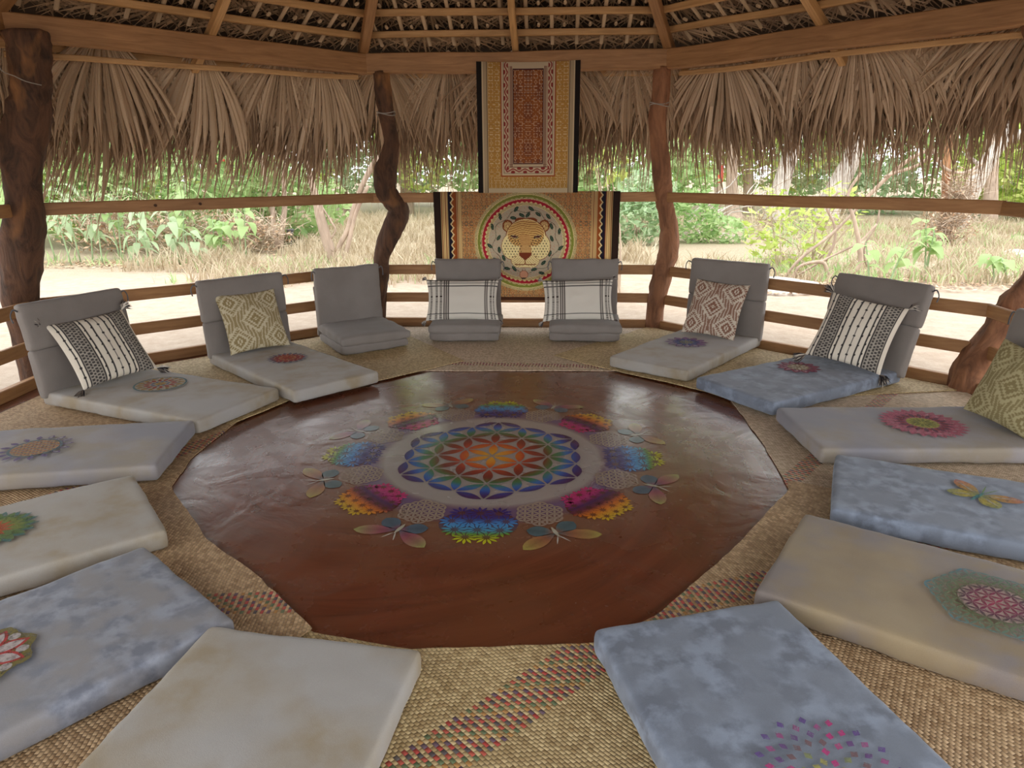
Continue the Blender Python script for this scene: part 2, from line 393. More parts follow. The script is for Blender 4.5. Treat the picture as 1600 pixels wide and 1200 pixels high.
# ------------------------------------------------------------------ the setting: platform, ground
A8 = 3.03; T8 = math.tan(PI/8)
VERT = {0: (-A8, -A8*T8), 1: (-A8, A8*T8), 2: (-A8*T8, A8), 3: (A8*T8, A8), 4: (A8, A8*T8), 5: (A8, -A8*T8), 6: (A8*T8, -A8), 7: (-A8*T8, -A8)}
ring8 = [0, 1, 2, 3, 4, 5, 6, 7]
R8 = 1.03
fv = [(VERT[i][0]*R8, VERT[i][1]*R8, 0.0) for i in ring8] + [(VERT[i][0]*R8, VERT[i][1]*R8, -0.14) for i in ring8]
ff = [tuple(range(7, -1, -1))] + [(i, (i+1) % 8, 8+(i+1) % 8, 8+i) for i in range(8)]
floor = mesh_obj('floor', fv, ff, M['floor']); tag(floor, 'polished red-brown cement floor', kind='structure')

gx, gy = 90, 90
gv = []
for j in range(gy+1):
    for i in range(gx+1):
        x = -45+90*i/gx; y = -20+75*j/gy
        x = x*abs(x/45)**0.6 if x else 0; y = y if y < 0 else y
        h = -0.12+0.05*noise.noise(Vector((x*0.25, y*0.25, 0)))
        d = math.hypot(x, y)
        if d < 6: h = -0.13
        if y > 14: h += (y-14)*0.012
        gv.append((x, y, h))
gf = [(j*(gx+1)+i, j*(gx+1)+i+1, (j+1)*(gx+1)+i+1, (j+1)*(gx+1)+i) for j in range(gy) for i in range(gx)]
ground = mesh_obj('ground', gv, gf, M['ground'], smooth=True); tag(ground, 'pale sandy ground around the pavilion', kind='structure')

# ------------------------------------------------------------------ posts
POSTS = {
 'a': ([(-2.873,1.255,2.192,.123),(-2.868,1.255,2.105,.116),(-2.879,1.255,2.016,.109),(-2.891,1.255,1.926,.11),(-2.911,1.255,1.835,.111),(-2.944,1.255,1.743,.119),(-2.977,1.255,1.65,.12),(-3.04,1.255,1.46,.118),(-3.084,1.255,1.264,.107),(-3.133,1.255,1.062,.113),(-3.192,1.255,.855,.114),(-3.24,1.255,.642,.112),(-3.27,1.255,.423,.098),(-3.28,1.255,.15,.085),(-3.28,1.255,-.14,.085)], 'bark_dark', 'thick dark tree-trunk post with flaking bark at the left edge'),
 'b': ([(-1.119,3.03,2.165,.069),(-1.104,3.03,1.977,.07),(-1.095,3.03,1.851,.065),(-1.075,3.03,1.724,.065),(-1.066,3.03,1.595,.066),(-1.096,3.03,1.464,.077),(-1.131,3.03,1.348,.1),(-1.134,3.03,1.209,.09),(-1.087,3.03,1.133,.09),(-1.023,3.03,1.056,.085),(-1.052,3.03,.951,.091),(-1.135,3.03,.795,.086),(-1.203,3.03,.642,.069),(-1.225,3.03,.47,.07),(-1.254,3.03,.294,.07),(-1.283,3.03,-.1,.077)], 'bark_dark', 'crooked zigzag tree-trunk post left of the hangings'),
 'c': ([(1.206,3.03,2.172,.068),(1.203,3.03,1.954,.074),(1.189,3.03,1.831,.074),(1.196,3.03,1.706,.075),(1.232,3.03,1.451,.076),(1.269,3.03,1.189,.074),(1.299,3.03,1.056,.069),(1.332,3.03,.921,.072),(1.343,3.03,.784,.078),(1.34,3.03,.645,.085),(1.313,3.03,.533,.085),(1.284,3.03,.362,.086),(1.264,3.03,.217,.075),(1.245,3.03,-.1,.081)], 'bark_red', 'gently curved reddish trunk post right of the hangings'),
 'd': ([(3.028,1.255,2.174,.079),(3.129,1.255,1.943,.08),(3.275,1.255,1.6,.089),(3.385,1.255,1.24,.099),(3.403,1.255,.939,.101),(3.333,1.255,.685,.107),(3.228,1.255,.503,.109),(3.128,1.255,.315,.102),(3.04,1.255,.131,.099),(2.99,1.255,-.1,.1)], 'bark_red', 'leaning shaggy-barked trunk post at the right edge'),
}
for k, (path, mt, lab) in POSTS.items():
    base = path[-1]
    loc = Vector((base[0], base[1], 0))
    V, F = tube([(p[0]-loc.x, p[1]-loc.y, p[2], p[3]) for p in path], 18, 5, 0.22 if k != 'd' else 0.35, seed=ord(k)*1.7)
    o = empty('post', loc); tag(o, lab, 'post', 'tree-trunk posts of the pavilion')
    mesh_obj('trunk', V, F, M[mt], o, smooth=True)
    if k in 'bc':
        zt = 1.83 if k == 'b' else 1.88; px = {'b': -1.095, 'c': 1.196}[k]-loc.x
        for dz in (0, 0.016):
            ring = [(px+0.079*math.cos(w), 0.079*math.sin(w), zt+dz+0.01*math.sin(w*2+dz*90), 0.004) for w in np.linspace(0, 2*PI, 20)]
            V, F = tube(ring, 5, 1); mesh_obj('wire_tie', V, F, M['wire'], o)
    if k == 'a':
        wp = [(-0.02, -0.2, 0.0), (-0.1, -0.16, 0)]
        pts = [(-2.98, 1.12, 2.13), (-2.99, 1.13, 2.04), (-2.97, 1.13, 1.965), (-2.90, 1.13, 1.935), (-2.84, 1.14, 1.905), (-2.79, 1.2, 1.89)]
        V, F = tube([(p[0]-loc.x, p[1]-loc.y, p[2], 0.003) for p in pts], 5, 3); mesh_obj('wire_tie', V, F, M['wire'], o)

# ------------------------------------------------------------------ rails
VS = {1: 1.035}
def vlerp(i, j, t, z, r=1.0):
    qa, qb = (VS.get(i, 1.0), VS.get(j, 1.0)) if z < 2 else (1.0, 1.0)
    a, b = [c*qa for c in VERT[i]], [c*qb for c in VERT[j]]; return ((a[0]+(b[0]-a[0])*t)*r, (a[1]+(b[1]-a[1])*t)*r, z)
SIDE = {(0, 1): 'left', (1, 2): 'rear left', (2, 3): 'rear', (3, 4): 'rear right', (4, 5): 'right'}
for (i, j), nm in SIDE.items():
    for z, h, r, lv in ((1.15, 0.082, 1.0, 'top'), (0.517, 0.085, 1.015, 'middle'), (0.262, 0.085, 1.015, 'lower')):
        p0 = list(vlerp(i, j, -0.005, z, r)); p1 = list(vlerp(i, j, 1.005, z, r))
        o = board('rail', p0, p1, 0.032, h, M['rail'], seed=i*3+z)
        tag(o, '%s wooden rail of the railing on the %s side' % (lv, nm), 'rail', 'railing boards')
        if lv == 'top' and (i, j) == (1, 2):
            V, F = tube([(0, 0, 0, .011), (0, 0.012, 0, .011)], 8, 1)
            for f in (0.31, 0.43):
                s = mesh_obj('knot', V, F, M['bark_dark'], o); L = (Vector(p1)-Vector(p0)).length; s.location = (L*f, -0.024 if False else -0.026, 0.0)
    o = board('floor_edge_board', vlerp(i, j, 0.0, 0.035, 1.005), vlerp(i, j, 1.0, 0.035, 1.005), 0.05, 0.08, M['rail'], seed=i+50)
    tag(o, 'low reddish board along the floor edge on the %s side' % nm, 'board', 'floor edge boards')

# ------------------------------------------------------------------ ring beams
ZB = 2.142
BEAMLAB = {(0, 1): 'heavy squared roof beam at the far left corner', (1, 2): 'long heavy roof beam sloping across the left, between dark posts',
           (2, 3): 'heavy roof beam behind the top of the narrow hanging', (3, 4): 'long heavy roof beam rising to the upper right corner', (4, 5): 'heavy roof beam end at the top right edge'}
for (i, j), lab in BEAMLAB.items():
    t0, t1 = (0.0, 1.0)
    if (i, j) == (4, 5): t0 = 0.03
    o = board('roof_beam', vlerp(i, j, t0-0.01, ZB+0.085), vlerp(i, j, t1+0.01, ZB+0.085), 0.12, 0.15, M['beam'], seed=i*5, seg=10, bow=0.006)
    tag(o, lab, 'beam', 'ring beams')

EAVE = [((0, 1), 3.16, 2.10, 3.20, 2.075), ((1, 2), 3.22, 2.085, 3.06, 2.125), ((3, 4), 3.10, 2.125, 3.10, 2.125)]
def onside(i, j, t_, r): a, b = VERT[i], VERT[j]; q = r/A8; return ((a[0]+(b[0]-a[0])*t_)*q, (a[1]+(b[1]-a[1])*t_)*q)
for (ij, r0, z0, r1, z1) in EAVE:
    a = onside(*ij, .04, r0); b = onside(*ij, .97, r1)
    o = board('eave_pole', (a[0], a[1], z0), (b[0], b[1], z1), .045, .035, M['purlin'], seed=ij[0]+33, bow=.012)
    tag(o, {0: 'thin pale pole under the beam at the far left corner', 1: 'thin pale pole just under the long left roof beam', 3: 'thin pale pole just under the right roof beam'}[ij[0]], 'pole', 'thin poles under the beams')
# ------------------------------------------------------------------ roof (ceiling): backing, rafters, purlins, battens, palm leaves
SL = 0.51                                             # slope dz/dr
def rz(r, off=0.0): return 2.315+(A8-r)*SL+off
def side_frame(i, j):
    a = Vector((*VERT[i], 0)); b = Vector((*VERT[j], 0)); m = (a+b)/2; n = m.normalized(); t = (b-a).normalized()
    return n, t
cv = []; cf = []
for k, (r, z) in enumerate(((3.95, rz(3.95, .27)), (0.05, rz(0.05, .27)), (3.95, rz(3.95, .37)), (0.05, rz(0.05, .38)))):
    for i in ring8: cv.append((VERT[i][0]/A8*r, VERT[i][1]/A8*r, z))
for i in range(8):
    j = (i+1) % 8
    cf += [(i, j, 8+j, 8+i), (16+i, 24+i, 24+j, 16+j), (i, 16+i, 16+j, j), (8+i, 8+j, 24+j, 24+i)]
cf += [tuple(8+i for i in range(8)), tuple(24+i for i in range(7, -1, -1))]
ceiling = mesh_obj('ceiling', cv, cf, M['thatch_shade']); tag(ceiling, 'octagonal palm-thatched roof seen from below', kind='structure')

for i in ring8:                                        # hip rafters and mid rafters
    p0 = (VERT[i][0]*1.02, VERT[i][1]*1.02, rz(A8*1.02, -0.0)); p1 = (VERT[i][0]*0.03, VERT[i][1]*0.03, rz(0.1, -0.0))
    board('hip_rafter', p0, p1, 0.072, 0.08, M['beam'], ceiling, seed=i*2, seg=8, bow=0.008)
    j = (i+1) % 8; n, t = side_frame(i, j); e = n*A8
    tail = 1.125
    p0 = (e.x*tail, e.y*tail, rz(A8*tail, -0.0)); p1 = (e.x*0.04, e.y*0.04, rz(0.12, -0.0))
    board('rafter', p0, p1, 0.052, 0.07, M['purlin'], ceiling, seed=i*2+1, seg=8, bow=0.01)
for i in range(8):
    j = (i+1) % 8; n, t = side_frame(i, j); tilt = (n+Vector((0, 0, 1/SL))).normalized()
    for r in (3.43, 2.94, 2.72, 2.50, 2.28, 2.06, 1.7, 1.3):
        hw = r*T8; c = n*r
        off = 0.065
        a = c-t*hw; b = c+t*hw
        wv = NR.uniform(-0.008, 0.008)
        board('purlin', (a.x, a.y, rz(r, off)+wv), (b.x, b.y, rz(r, off)-wv), 0.045, 0.048, M['purlin'], ceiling, seed=i+r, seg=6, bow=0.006)
    if i > 4: continue
    nb = 12
    for k in range(nb):
        s = (k+0.5)/nb*2-1; r0, r1 = 3.05, 2.0
        x0 = s*A8*T8*0.97
        r0 = 3.12; r1 = max(2.0, abs(x0)/T8+0.05)
        if r1 > 2.95: continue
        for rr_ in (2.94, 2.72, 2.50):
            xs = x0+0.095
            if abs(xs) < rr_*T8-.05:
                c0 = n*(rr_-.012)+t*xs; zc = rz(rr_-.012, .06)
                v_, f_ = tube([(0, 0, 0, .013), (-n.x*.03, -n.y*.03, .004, .013), (-n.x*.042, -n.y*.042, .005, .008)], 7, 1)
                mesh_obj('stalk_end', v_, f_, M['batten'], ceiling, loc=(c0.x-n.x*.02, c0.y-n.y*.02, zc+.045))
        a = n*r0+t*x0; b = n*r1+t*(x0+NR.uniform(-.03, .03))
        board('batten', (a.x, a.y, rz(r0, .105)), (b.x, b.y, rz(r1, .105)), 0.030, 0.018, M['batten'], ceiling, seed=k, seg=3, bow=0.004)

def palm_leaf(seed, spl=(0.36, 0.54), L=0.95, segs=24, half=62, lod=5, droop=1.0, lean=0.25):
    """fan leaf: pleated segments radiating from the stalk, split tips hanging down (-Z).  X across, Y outwards."""
    r = random.Random(seed); V = []; F = []
    for k in range(segs):
        phi0 = math.radians(-half+2*half*(k+0.5)/segs); Lk = L*(0.72+0.28*math.cos(phi0))*r.uniform(0.80, 1.18)
        da = math.radians(2*half/segs)*0.56; split = r.uniform(*spl); bend = r.uniform(0.55, 1.0)*droop; tw = r.uniform(-0.05, 0.05)
        x = y = 0.0; z = 0.0; b0 = len(V); yoff = r.uniform(-0.012, 0.012)
        ts = [i/lod for i in range(lod+1)]
        px = py = pz = 0.0
        for i, t in enumerate(ts):
            if i:
                dt = (ts[i]-ts[i-1])*Lk
                a = phi0*(1-bend*max(0, t-0.35)/0.65)+tw*t*2
                px += math.sin(a)*dt; pz -= math.cos(a)*dt; py += lean*dt*(1-t)*0.9
            dist = t*Lk
            w = dist*math.tan(da)*1.05 if t <= split else (split*Lk*math.tan(da)*1.05)*max(0.0, (1-t)/(1-split))**1.5
            w = max(w, 0.0012)
            ca, sa = math.cos(phi0*(1-bend*max(0, t-0.35)/0.65)), math.sin(phi0*(1-bend*max(0, t-0.35)/0.65))
            pl = 0.6*w
            V += [(px-ca*w, py+yoff*t+pl, pz-sa*w), (px, py+yoff*t-pl, pz), (px+ca*w, py+yoff*t+pl, pz+sa*w)]
        for i in range(lod):
            c = b0+i*3; F += [(c, c+1, c+4, c+3), (c+1, c+2, c+5, c+4)]
    return V, F
fan_meshes = []
for s in range(7):
    V, F = palm_leaf(s+3, L=1.0, segs=46, half=46+4*s, lod=8, lean=0.10)
    o = mesh_obj('palm_leaf', V, F, M['thatch']); me = o.data; bpy.data.objects.remove(o); fan_meshes.append(me)
wide_meshes = []
for s in range(5):
    V, F = palm_leaf(s+23, spl=(0.62, 0.76), L=1.0, segs=36, half=44+4*s, lod=8, lean=0.10, droop=.7)
    o = mesh_obj('palm_leaf', V, F, M['thatch_pale']); me = o.data; bpy.data.objects.remove(o); wide_meshes.append(me)
roof_meshes = []
for s in range(5):
    V, F = palm_leaf(s+40, L=0.62, segs=16, half=36+4*s, lod=3, droop=0.1, lean=0.0)
    # stalk
    tv, tf = tube([(0, 0, 0.18, .008), (0, 0, -0.02, .009)], 5, 1, cap=False); b = len(V); V += [tuple(v) for v in tv]; F += [tuple(i+b for i in f) for f in tf]
    o = mesh_obj('palm_leaf', V, F, M['thatch_in']); me = o.data; bpy.data.objects.remove(o); roof_meshes.append(me)

def leaf_matrix(pos, down, out, sc, roll=0.0):
    """local -Z -> down, local Y -> out"""
    z = -Vector(down).normalized(); y = Vector(out); y = (y-z*(y.dot(z))).normalized(); x = y.cross(z)
    Mx = Matrix(((x.x, y.x, z.x, 0), (x.y, y.y, z.y, 0), (x.z, y.z, z.z, 0), (0, 0, 0, 1)))
    return Matrix.Translation(Vector(pos)) @ Mx @ Matrix.Rotation(roll, 4, 'Y') @ Matrix.Diagonal((sc[0], sc[1], sc[2], 1))
def place_leaf(me, mx):
    o = bpy.data.objects.new('palm_leaf', me); COL.objects.link(o); o.parent = ceiling; o.matrix_local = mx; return o
stuffV = []; stuffF = []
def stuff_leaf(me, mx):
    n = len(me.vertices); co = np.empty(n*3, dtype=np.float32); me.vertices.foreach_get('co', co); co = co.reshape(-1, 3)
    m4 = np.array(mx); co = co@m4[:3, :3].T+m4[:3, 3]
    b = sum(len(a) for a in stuffV); li = np.empty(len(me.loops), dtype=np.int32); me.loops.foreach_get('vertex_index', li)
    stuffV.append(co); stuffF.append((li.reshape(-1, 4)+b))

count = 0
SLANT = {(0, 1): 0.6, (1, 2): 0.75, (2, 3): 0.12, (3, 4): -0.05, (4, 5): -0.10}
RL = {(0, 1): 1.12, (1, 2): 1.14, (2, 3): 1.04, (3, 4): 0.97, (4, 5): 0.95}
for (i, j) in SIDE:
    n, t = side_frame(i, j); sl = SLANT[(i, j)]
    for row, (r, dens, LL, part) in enumerate(((3.34, 9, 0.80, True), (3.44, 10, 1.14, True), (3.58, 10, 1.06, True), (3.70, 9, 0.92, False))):
        hw = r*T8
        for k in range(dens):
            s = (k+0.5+rng.uniform(-.3, .3))/dens*2-1
            pos = n*(r+rng.uniform(-.03, .03))+t*(s*hw)+Vector((0, 0, rz(r, 0.20)+rng.uniform(-.03, .03)))
            slant = sl*rng.uniform(0.3, 1.3)+rng.uniform(-.12, .12)
            down = Vector((0, 0, -1))+n*(0.22-0.05*row+rng.uniform(-.08, .1))-t*slant*0.5
            L = LL*RL[(i, j)]*rng.uniform(0.85, 1.12)
            mx = leaf_matrix(pos, down, n, (rng.choice((-1, 1))*rng.uniform(.75, 1.15), 1.0, L*(1.0)), rng.uniform(-.12, .12))
            me = fan_meshes[rng.randrange(len(fan_meshes))] if row else wide_meshes[rng.randrange(len(wide_meshes))]
            if part: place_leaf(me, mx); count += 1
            else: stuff_leaf(me, mx)
    # a few ragged long strands
# roof interior rows
for i in range(8):
    j = (i+1) % 8; n, t = side_frame(i, j)
    for row, r in enumerate((1.35, 1.66, 1.95, 2.20, 2.42, 2.64, 2.86, 3.08)):
        hw = r*T8; nk = max(3, int(hw*2/0.20))
        vis = i <= 4 and row >= 4
        for k in range(nk):
            s = (k+0.5+rng.uniform(-.15, .15))/nk*2-1
            pos = n*(r-.05)+t*(s*hw)+Vector((0, 0, rz(r-.05, 0.145)))
            down = n*1.0+Vector((0, 0, -SL+0.22))+t*rng.uniform(-.18, .18)
            outv = Vector((0, 0, 1))
            mx = leaf_matrix(pos, down, outv, (rng.uniform(.85, 1.15), 1.0, rng.uniform(.5, .62)), 0)
            me = roof_meshes[rng.randrange(len(roof_meshes))]
            if vis and count < 296: place_leaf(me, mx); count += 1
            elif i <= 4:
                V0, F0 = None, None
                stuff_leaf(me, mx)
so = mesh_obj('palm_thatch', np.concatenate(stuffV), np.concatenate(stuffF), M['thatch'], ceiling); tag(so, kind='stuff')

# ------------------------------------------------------------------ mats
POLY = [(-1.49,.40),(-1.31,.84),(-.82,1.30),(-.37,1.53),(.64,1.59),(1.10,1.30),(1.44,.92),(1.43,.2),(1.39,-.31),(1.02,-.83),(.65,-1.28),(.44,-1.41),(-.11,-1.46),(-.42,-1.40),(-.73,-1.10),(-1.02,-.87),(-1.42,-.41),(-1.50,-.04)]
def outer(x, y, r=0.985):
    a = math.atan2(y, x); k = round(a/(PI/4))*(PI/4); d = A8*r/math.cos(a-k); return (d*math.cos(a), d*math.sin(a))
def mat_obj(inner, z, mt, lab, band, outr=None):
    """woven mat: inner edge polyline, outer edge along the platform; subdivided and gently uneven"""
    # resample inner edge
    P = [np.array(p, float) for p in inner]; seg = [np.linalg.norm(P[i+1]-P[i]) for i in range(len(P)-1)]; tot = sum(seg); nI = 28; I = []
    for k in range(nI+1):
        d = tot*k/nI; i = 0
        while i < len(seg)-1 and d > seg[i]: d -= seg[i]; i += 1
        I.append(P[i]+(P[i+1]-P[i])*min(1, d/seg[i]))
    O = []
    for k, p in enumerate(I):
        if outr: o = np.array(outr[0])+(np.array(outr[1])-np.array(outr[0]))*(k/nI)
        else: o = np.array(outer(p[0], p[1]))
        O.append(o)
    nJ = 22; V = []; F = []; UVs = []
    bl = math.hypot(band[2], band[3]); ca, sa = band[2]/bl, band[3]/bl
    for j in range(nJ+1):
        for k in range(nI+1):
            q = I[k]+(O[k]-I[k])*(j/nJ)
            if j == 0: q = q+0.006*np.array([noise.noise(Vector((k*0.9, z*99, 0))), noise.noise(Vector((k*0.9, 5, z*99)))])
            h = z+0.0025*(1+noise.noise(Vector((q[0]*5, q[1]*5, z*50))))
            V.append((q[0], q[1], h)); UVs.append(((q[0]-band[0])*ca+(q[1]-band[1])*sa-.02, -(q[0]-band[0])*sa+(q[1]-band[1])*ca-.015))
    nT = len(V)
    V += [(v[0], v[1], v[2]-0.0045) for v in V]; UVs = UVs+UVs; w = nI+1
    for j in range(nJ):
        for k in range(nI):
            a = j*w+k; F.append((a, a+w, a+w+1, a+1)); F.append((nT+a, nT+a+1, nT+a+w+1, nT+a+w))
    for k in range(nI):
        F.append((k, k+1, nT+k+1, nT+k)); a = nJ*w+k; F.append((a+1, a, nT+a, nT+a+1))
    for j in range(nJ):
        a = j*w; F.append((a+w, a, nT+a, nT+a+w)); a = j*w+nI; F.append((a, a+w, nT+a+w, nT+a))
    F = [tuple(reversed(f)) for f in F]
    o = mesh_obj('woven_mat', V, F, M[mt], uv=np.array(UVs), smooth=False)
    tag(o, lab, 'mat', 'plaited palm mats round the floor painting'); return o
mat_obj([(-1.10, 1.50), (-0.82, 1.545), (-.37, 1.55), (.64, 1.59), (1.15, 1.59)], 0.005, 'mat_c', 'pale plaited palm mat at the rear, under the folded grey seats', (.1, 1.72, 1, -.05), outr=((-1.25, 2.98), (1.25, 2.98)))
mat_obj([(-1.50, .40), (-1.31, .84), (-1.02, 1.13), (-.82, 1.30), (-.33, 1.80)], 0.013, 'mat_a', 'golden plaited palm mat at rear left, its corner pointing to the middle', (0, 0, 1, 1), outr=((-3.0, 1.20), (-1.20, 3.0)))
mat_obj([(.34, 1.98), (.60, 1.72), (1.10, 1.30), (1.32, 1.10), (1.44, .92)], 0.013, 'mat_a', 'golden plaited palm mat at rear right under the beige and blue chairs', (0, 0, 1, -1), outr=((1.2, 3.0), (3.0, 1.2)))
mat_obj([(1.44, .96), (1.43, .2), (1.39, -.35)], 0.005, 'mat_c', 'pale plaited palm mat on the right, under the chair with pink rosette', (1.33, -.33, .26, .33), outr=((2.98, 1.24), (2.98, -1.24)))
mat_obj([(1.405, -.22), (1.39, -.31), (1.02, -.83), (.65, -1.28), (.60, -1.31)], 0.013, 'mat_b', 'brown plaited palm mat at front right with a red and green band', (.74, -1.2, .33, .14), outr=((3.0, -1.0), (1.2, -2.98)))
mat_obj([(.72, -1.22), (.44, -1.41), (-.11, -1.46), (-.42, -1.40), (-.50, -1.34)], 0.005, 'mat_a_band', 'golden plaited palm mat at the front with a red zigzag band', (.44, -1.45, .48, .49), outr=((1.24, -2.98), (-1.24, -2.98)))
mat_obj([(-.44, -1.38), (-.73, -1.10), (-1.02, -.87), (-1.42, -.41), (-1.44, -.34)], 0.013, 'mat_b', 'brown plaited palm mat at front left with a purple and red band', (-.58, -1.25, 1, .12), outr=((-1.2, -3.0), (-3.0, -1.2)))
mat_obj([(-1.42, -.41), (-1.50, -.04), (-1.49, .45)], 0.005, 'mat_b', 'brown plaited palm mat on the left beside the grey mattress', (-1.44, .30, .11, .2), outr=((-2.98, -1.24), (-2.98, 1.24)))

# ------------------------------------------------------------------ painted rosette on the floor
CX, CY = 0.02, 0.035
def lerpc(stops, t):
    if t <= stops[0][0]: return np.array(stops[0][1])
    for (a, ca), (b, cb) in zip(stops, stops[1:]):
        if t <= b: return np.array(ca)+(np.array(cb)-np.array(ca))*((t-a)/(b-a))
    return np.array(stops[-1][1])
_layer = [0]
def petal(mb, x0, y0, x1, y1, w, colf, z, n=8):
    """vesica petal from (x0,y0) to (x1,y1); every petal lies on its own thin layer of paint"""
    _layer[0] = (_layer[0]+1) % 23; z = z+_layer[0]*0.00003
    dx, dy = x1-x0, y1-y0; L = math.hypot(dx, dy); ux, uy = dx/L, dy/L
    V = []; C = []
    for i in range(n+1):
        t = i/n; hw = w*math.sin(PI*t)**0.9 if 0 < t < 1 else 0.0
        for s in (-1, 1):
            x = x0+dx*t-uy*hw*s; y = y0+dy*t+ux*hw*s; V.append((x, y, z)); C.append(colf(x, y))
    F = [(2*i, 2*i+2, 2*i+3, 2*i+1) for i in range(n)]
    mb.add(V, F, np.array(C))
def daisy(mb, cx, cy, r, colf, z, n=11, rot=0.0, fat=0.46):
    for k in range(n):
        a = rot+2*PI*k/n
        petal(mb, cx+math.cos(a)*r*0.22, cy+math.sin(a)*r*0.22, cx+math.cos(a)*r, cy+math.sin(a)*r, r*fat*PI/n*1.25, colf, z, 4)
def disc(mb, cx, cy, r, col, z, n=14, rx=1.0):
    V = [(cx, cy, z)]+[(cx+r*rx*math.cos(2*PI*k/n), cy+r*math.sin(2*PI*k/n), z) for k in range(n)]
    mb.add(V, [(0, k+1, (k+1) % n+1) for k in range(n)], np.array(col))
c_ = lambda r, g, b: srgb3(r, g, b)*.80+srgb3(120, 84, 66)*.10
FOL = [(0.0, c_(232, 176, 44)), (0.09, c_(226, 140, 36)), (0.15, c_(205, 70, 28)), (0.21, c_(140, 34, 24)), (0.27, c_(110, 30, 26)), (0.31, c_(60, 110, 52)), (0.35, c_(40, 120, 90)), (0.385, c_(34, 110, 190)), (0.42, c_(22, 60, 150)), (0.45, c_(46, 22, 96)), (0.49, c_(70, 16, 86))]
rosette = empty('floor_rosette', (CX, CY, 0), parent=floor)
mb = MB(); s6 = 0.163
pts = {}
for a in range(-3, 4):
    for b_ in range(-3, 4):
        if abs(a+b_) <= 3: pts[(a, b_)] = (s6*(a*math.cos(PI/6)+b_*0.0+0), s6*(a*0.5+b_))
fc = lambda x, y: lerpc(FOL, math.hypot(x, y))
for (a, b_), (x, y) in pts.items():
    for (da, db) in ((1, 0), (0, 1), (1, -1)):
        q = pts.get((a+da, b_+db))
        if q: 
            g = 0.06; petal(mb, x+(q[0]-x)*g, y+(q[1]-y)*g, q[0]-(q[0]-x)*g, q[1]-(q[1]-y)*g, s6*0.145, fc, 0.0014)
mb.build('flower_of_petals', M['floor_paint'], rosette)
BL = [(0.58, c_(50, 34, 120)), (0.66, c_(44, 40, 130)), (0.70, c_(60, 140, 215)), (0.76, c_(70, 160, 200)), (0.79, c_(90, 150, 60)), (0.83, c_(200, 200, 40)), (0.92, c_(225, 215, 30))]
PK = [(0.56, c_(205, 40, 110)), (0.63, c_(190, 40, 120)), (0.68, c_(70, 30, 90)), (0.72, c_(110, 40, 60)), (0.76, c_(225, 120, 30)), (0.82, c_(215, 170, 40)), (0.9, c_(205, 195, 50))]
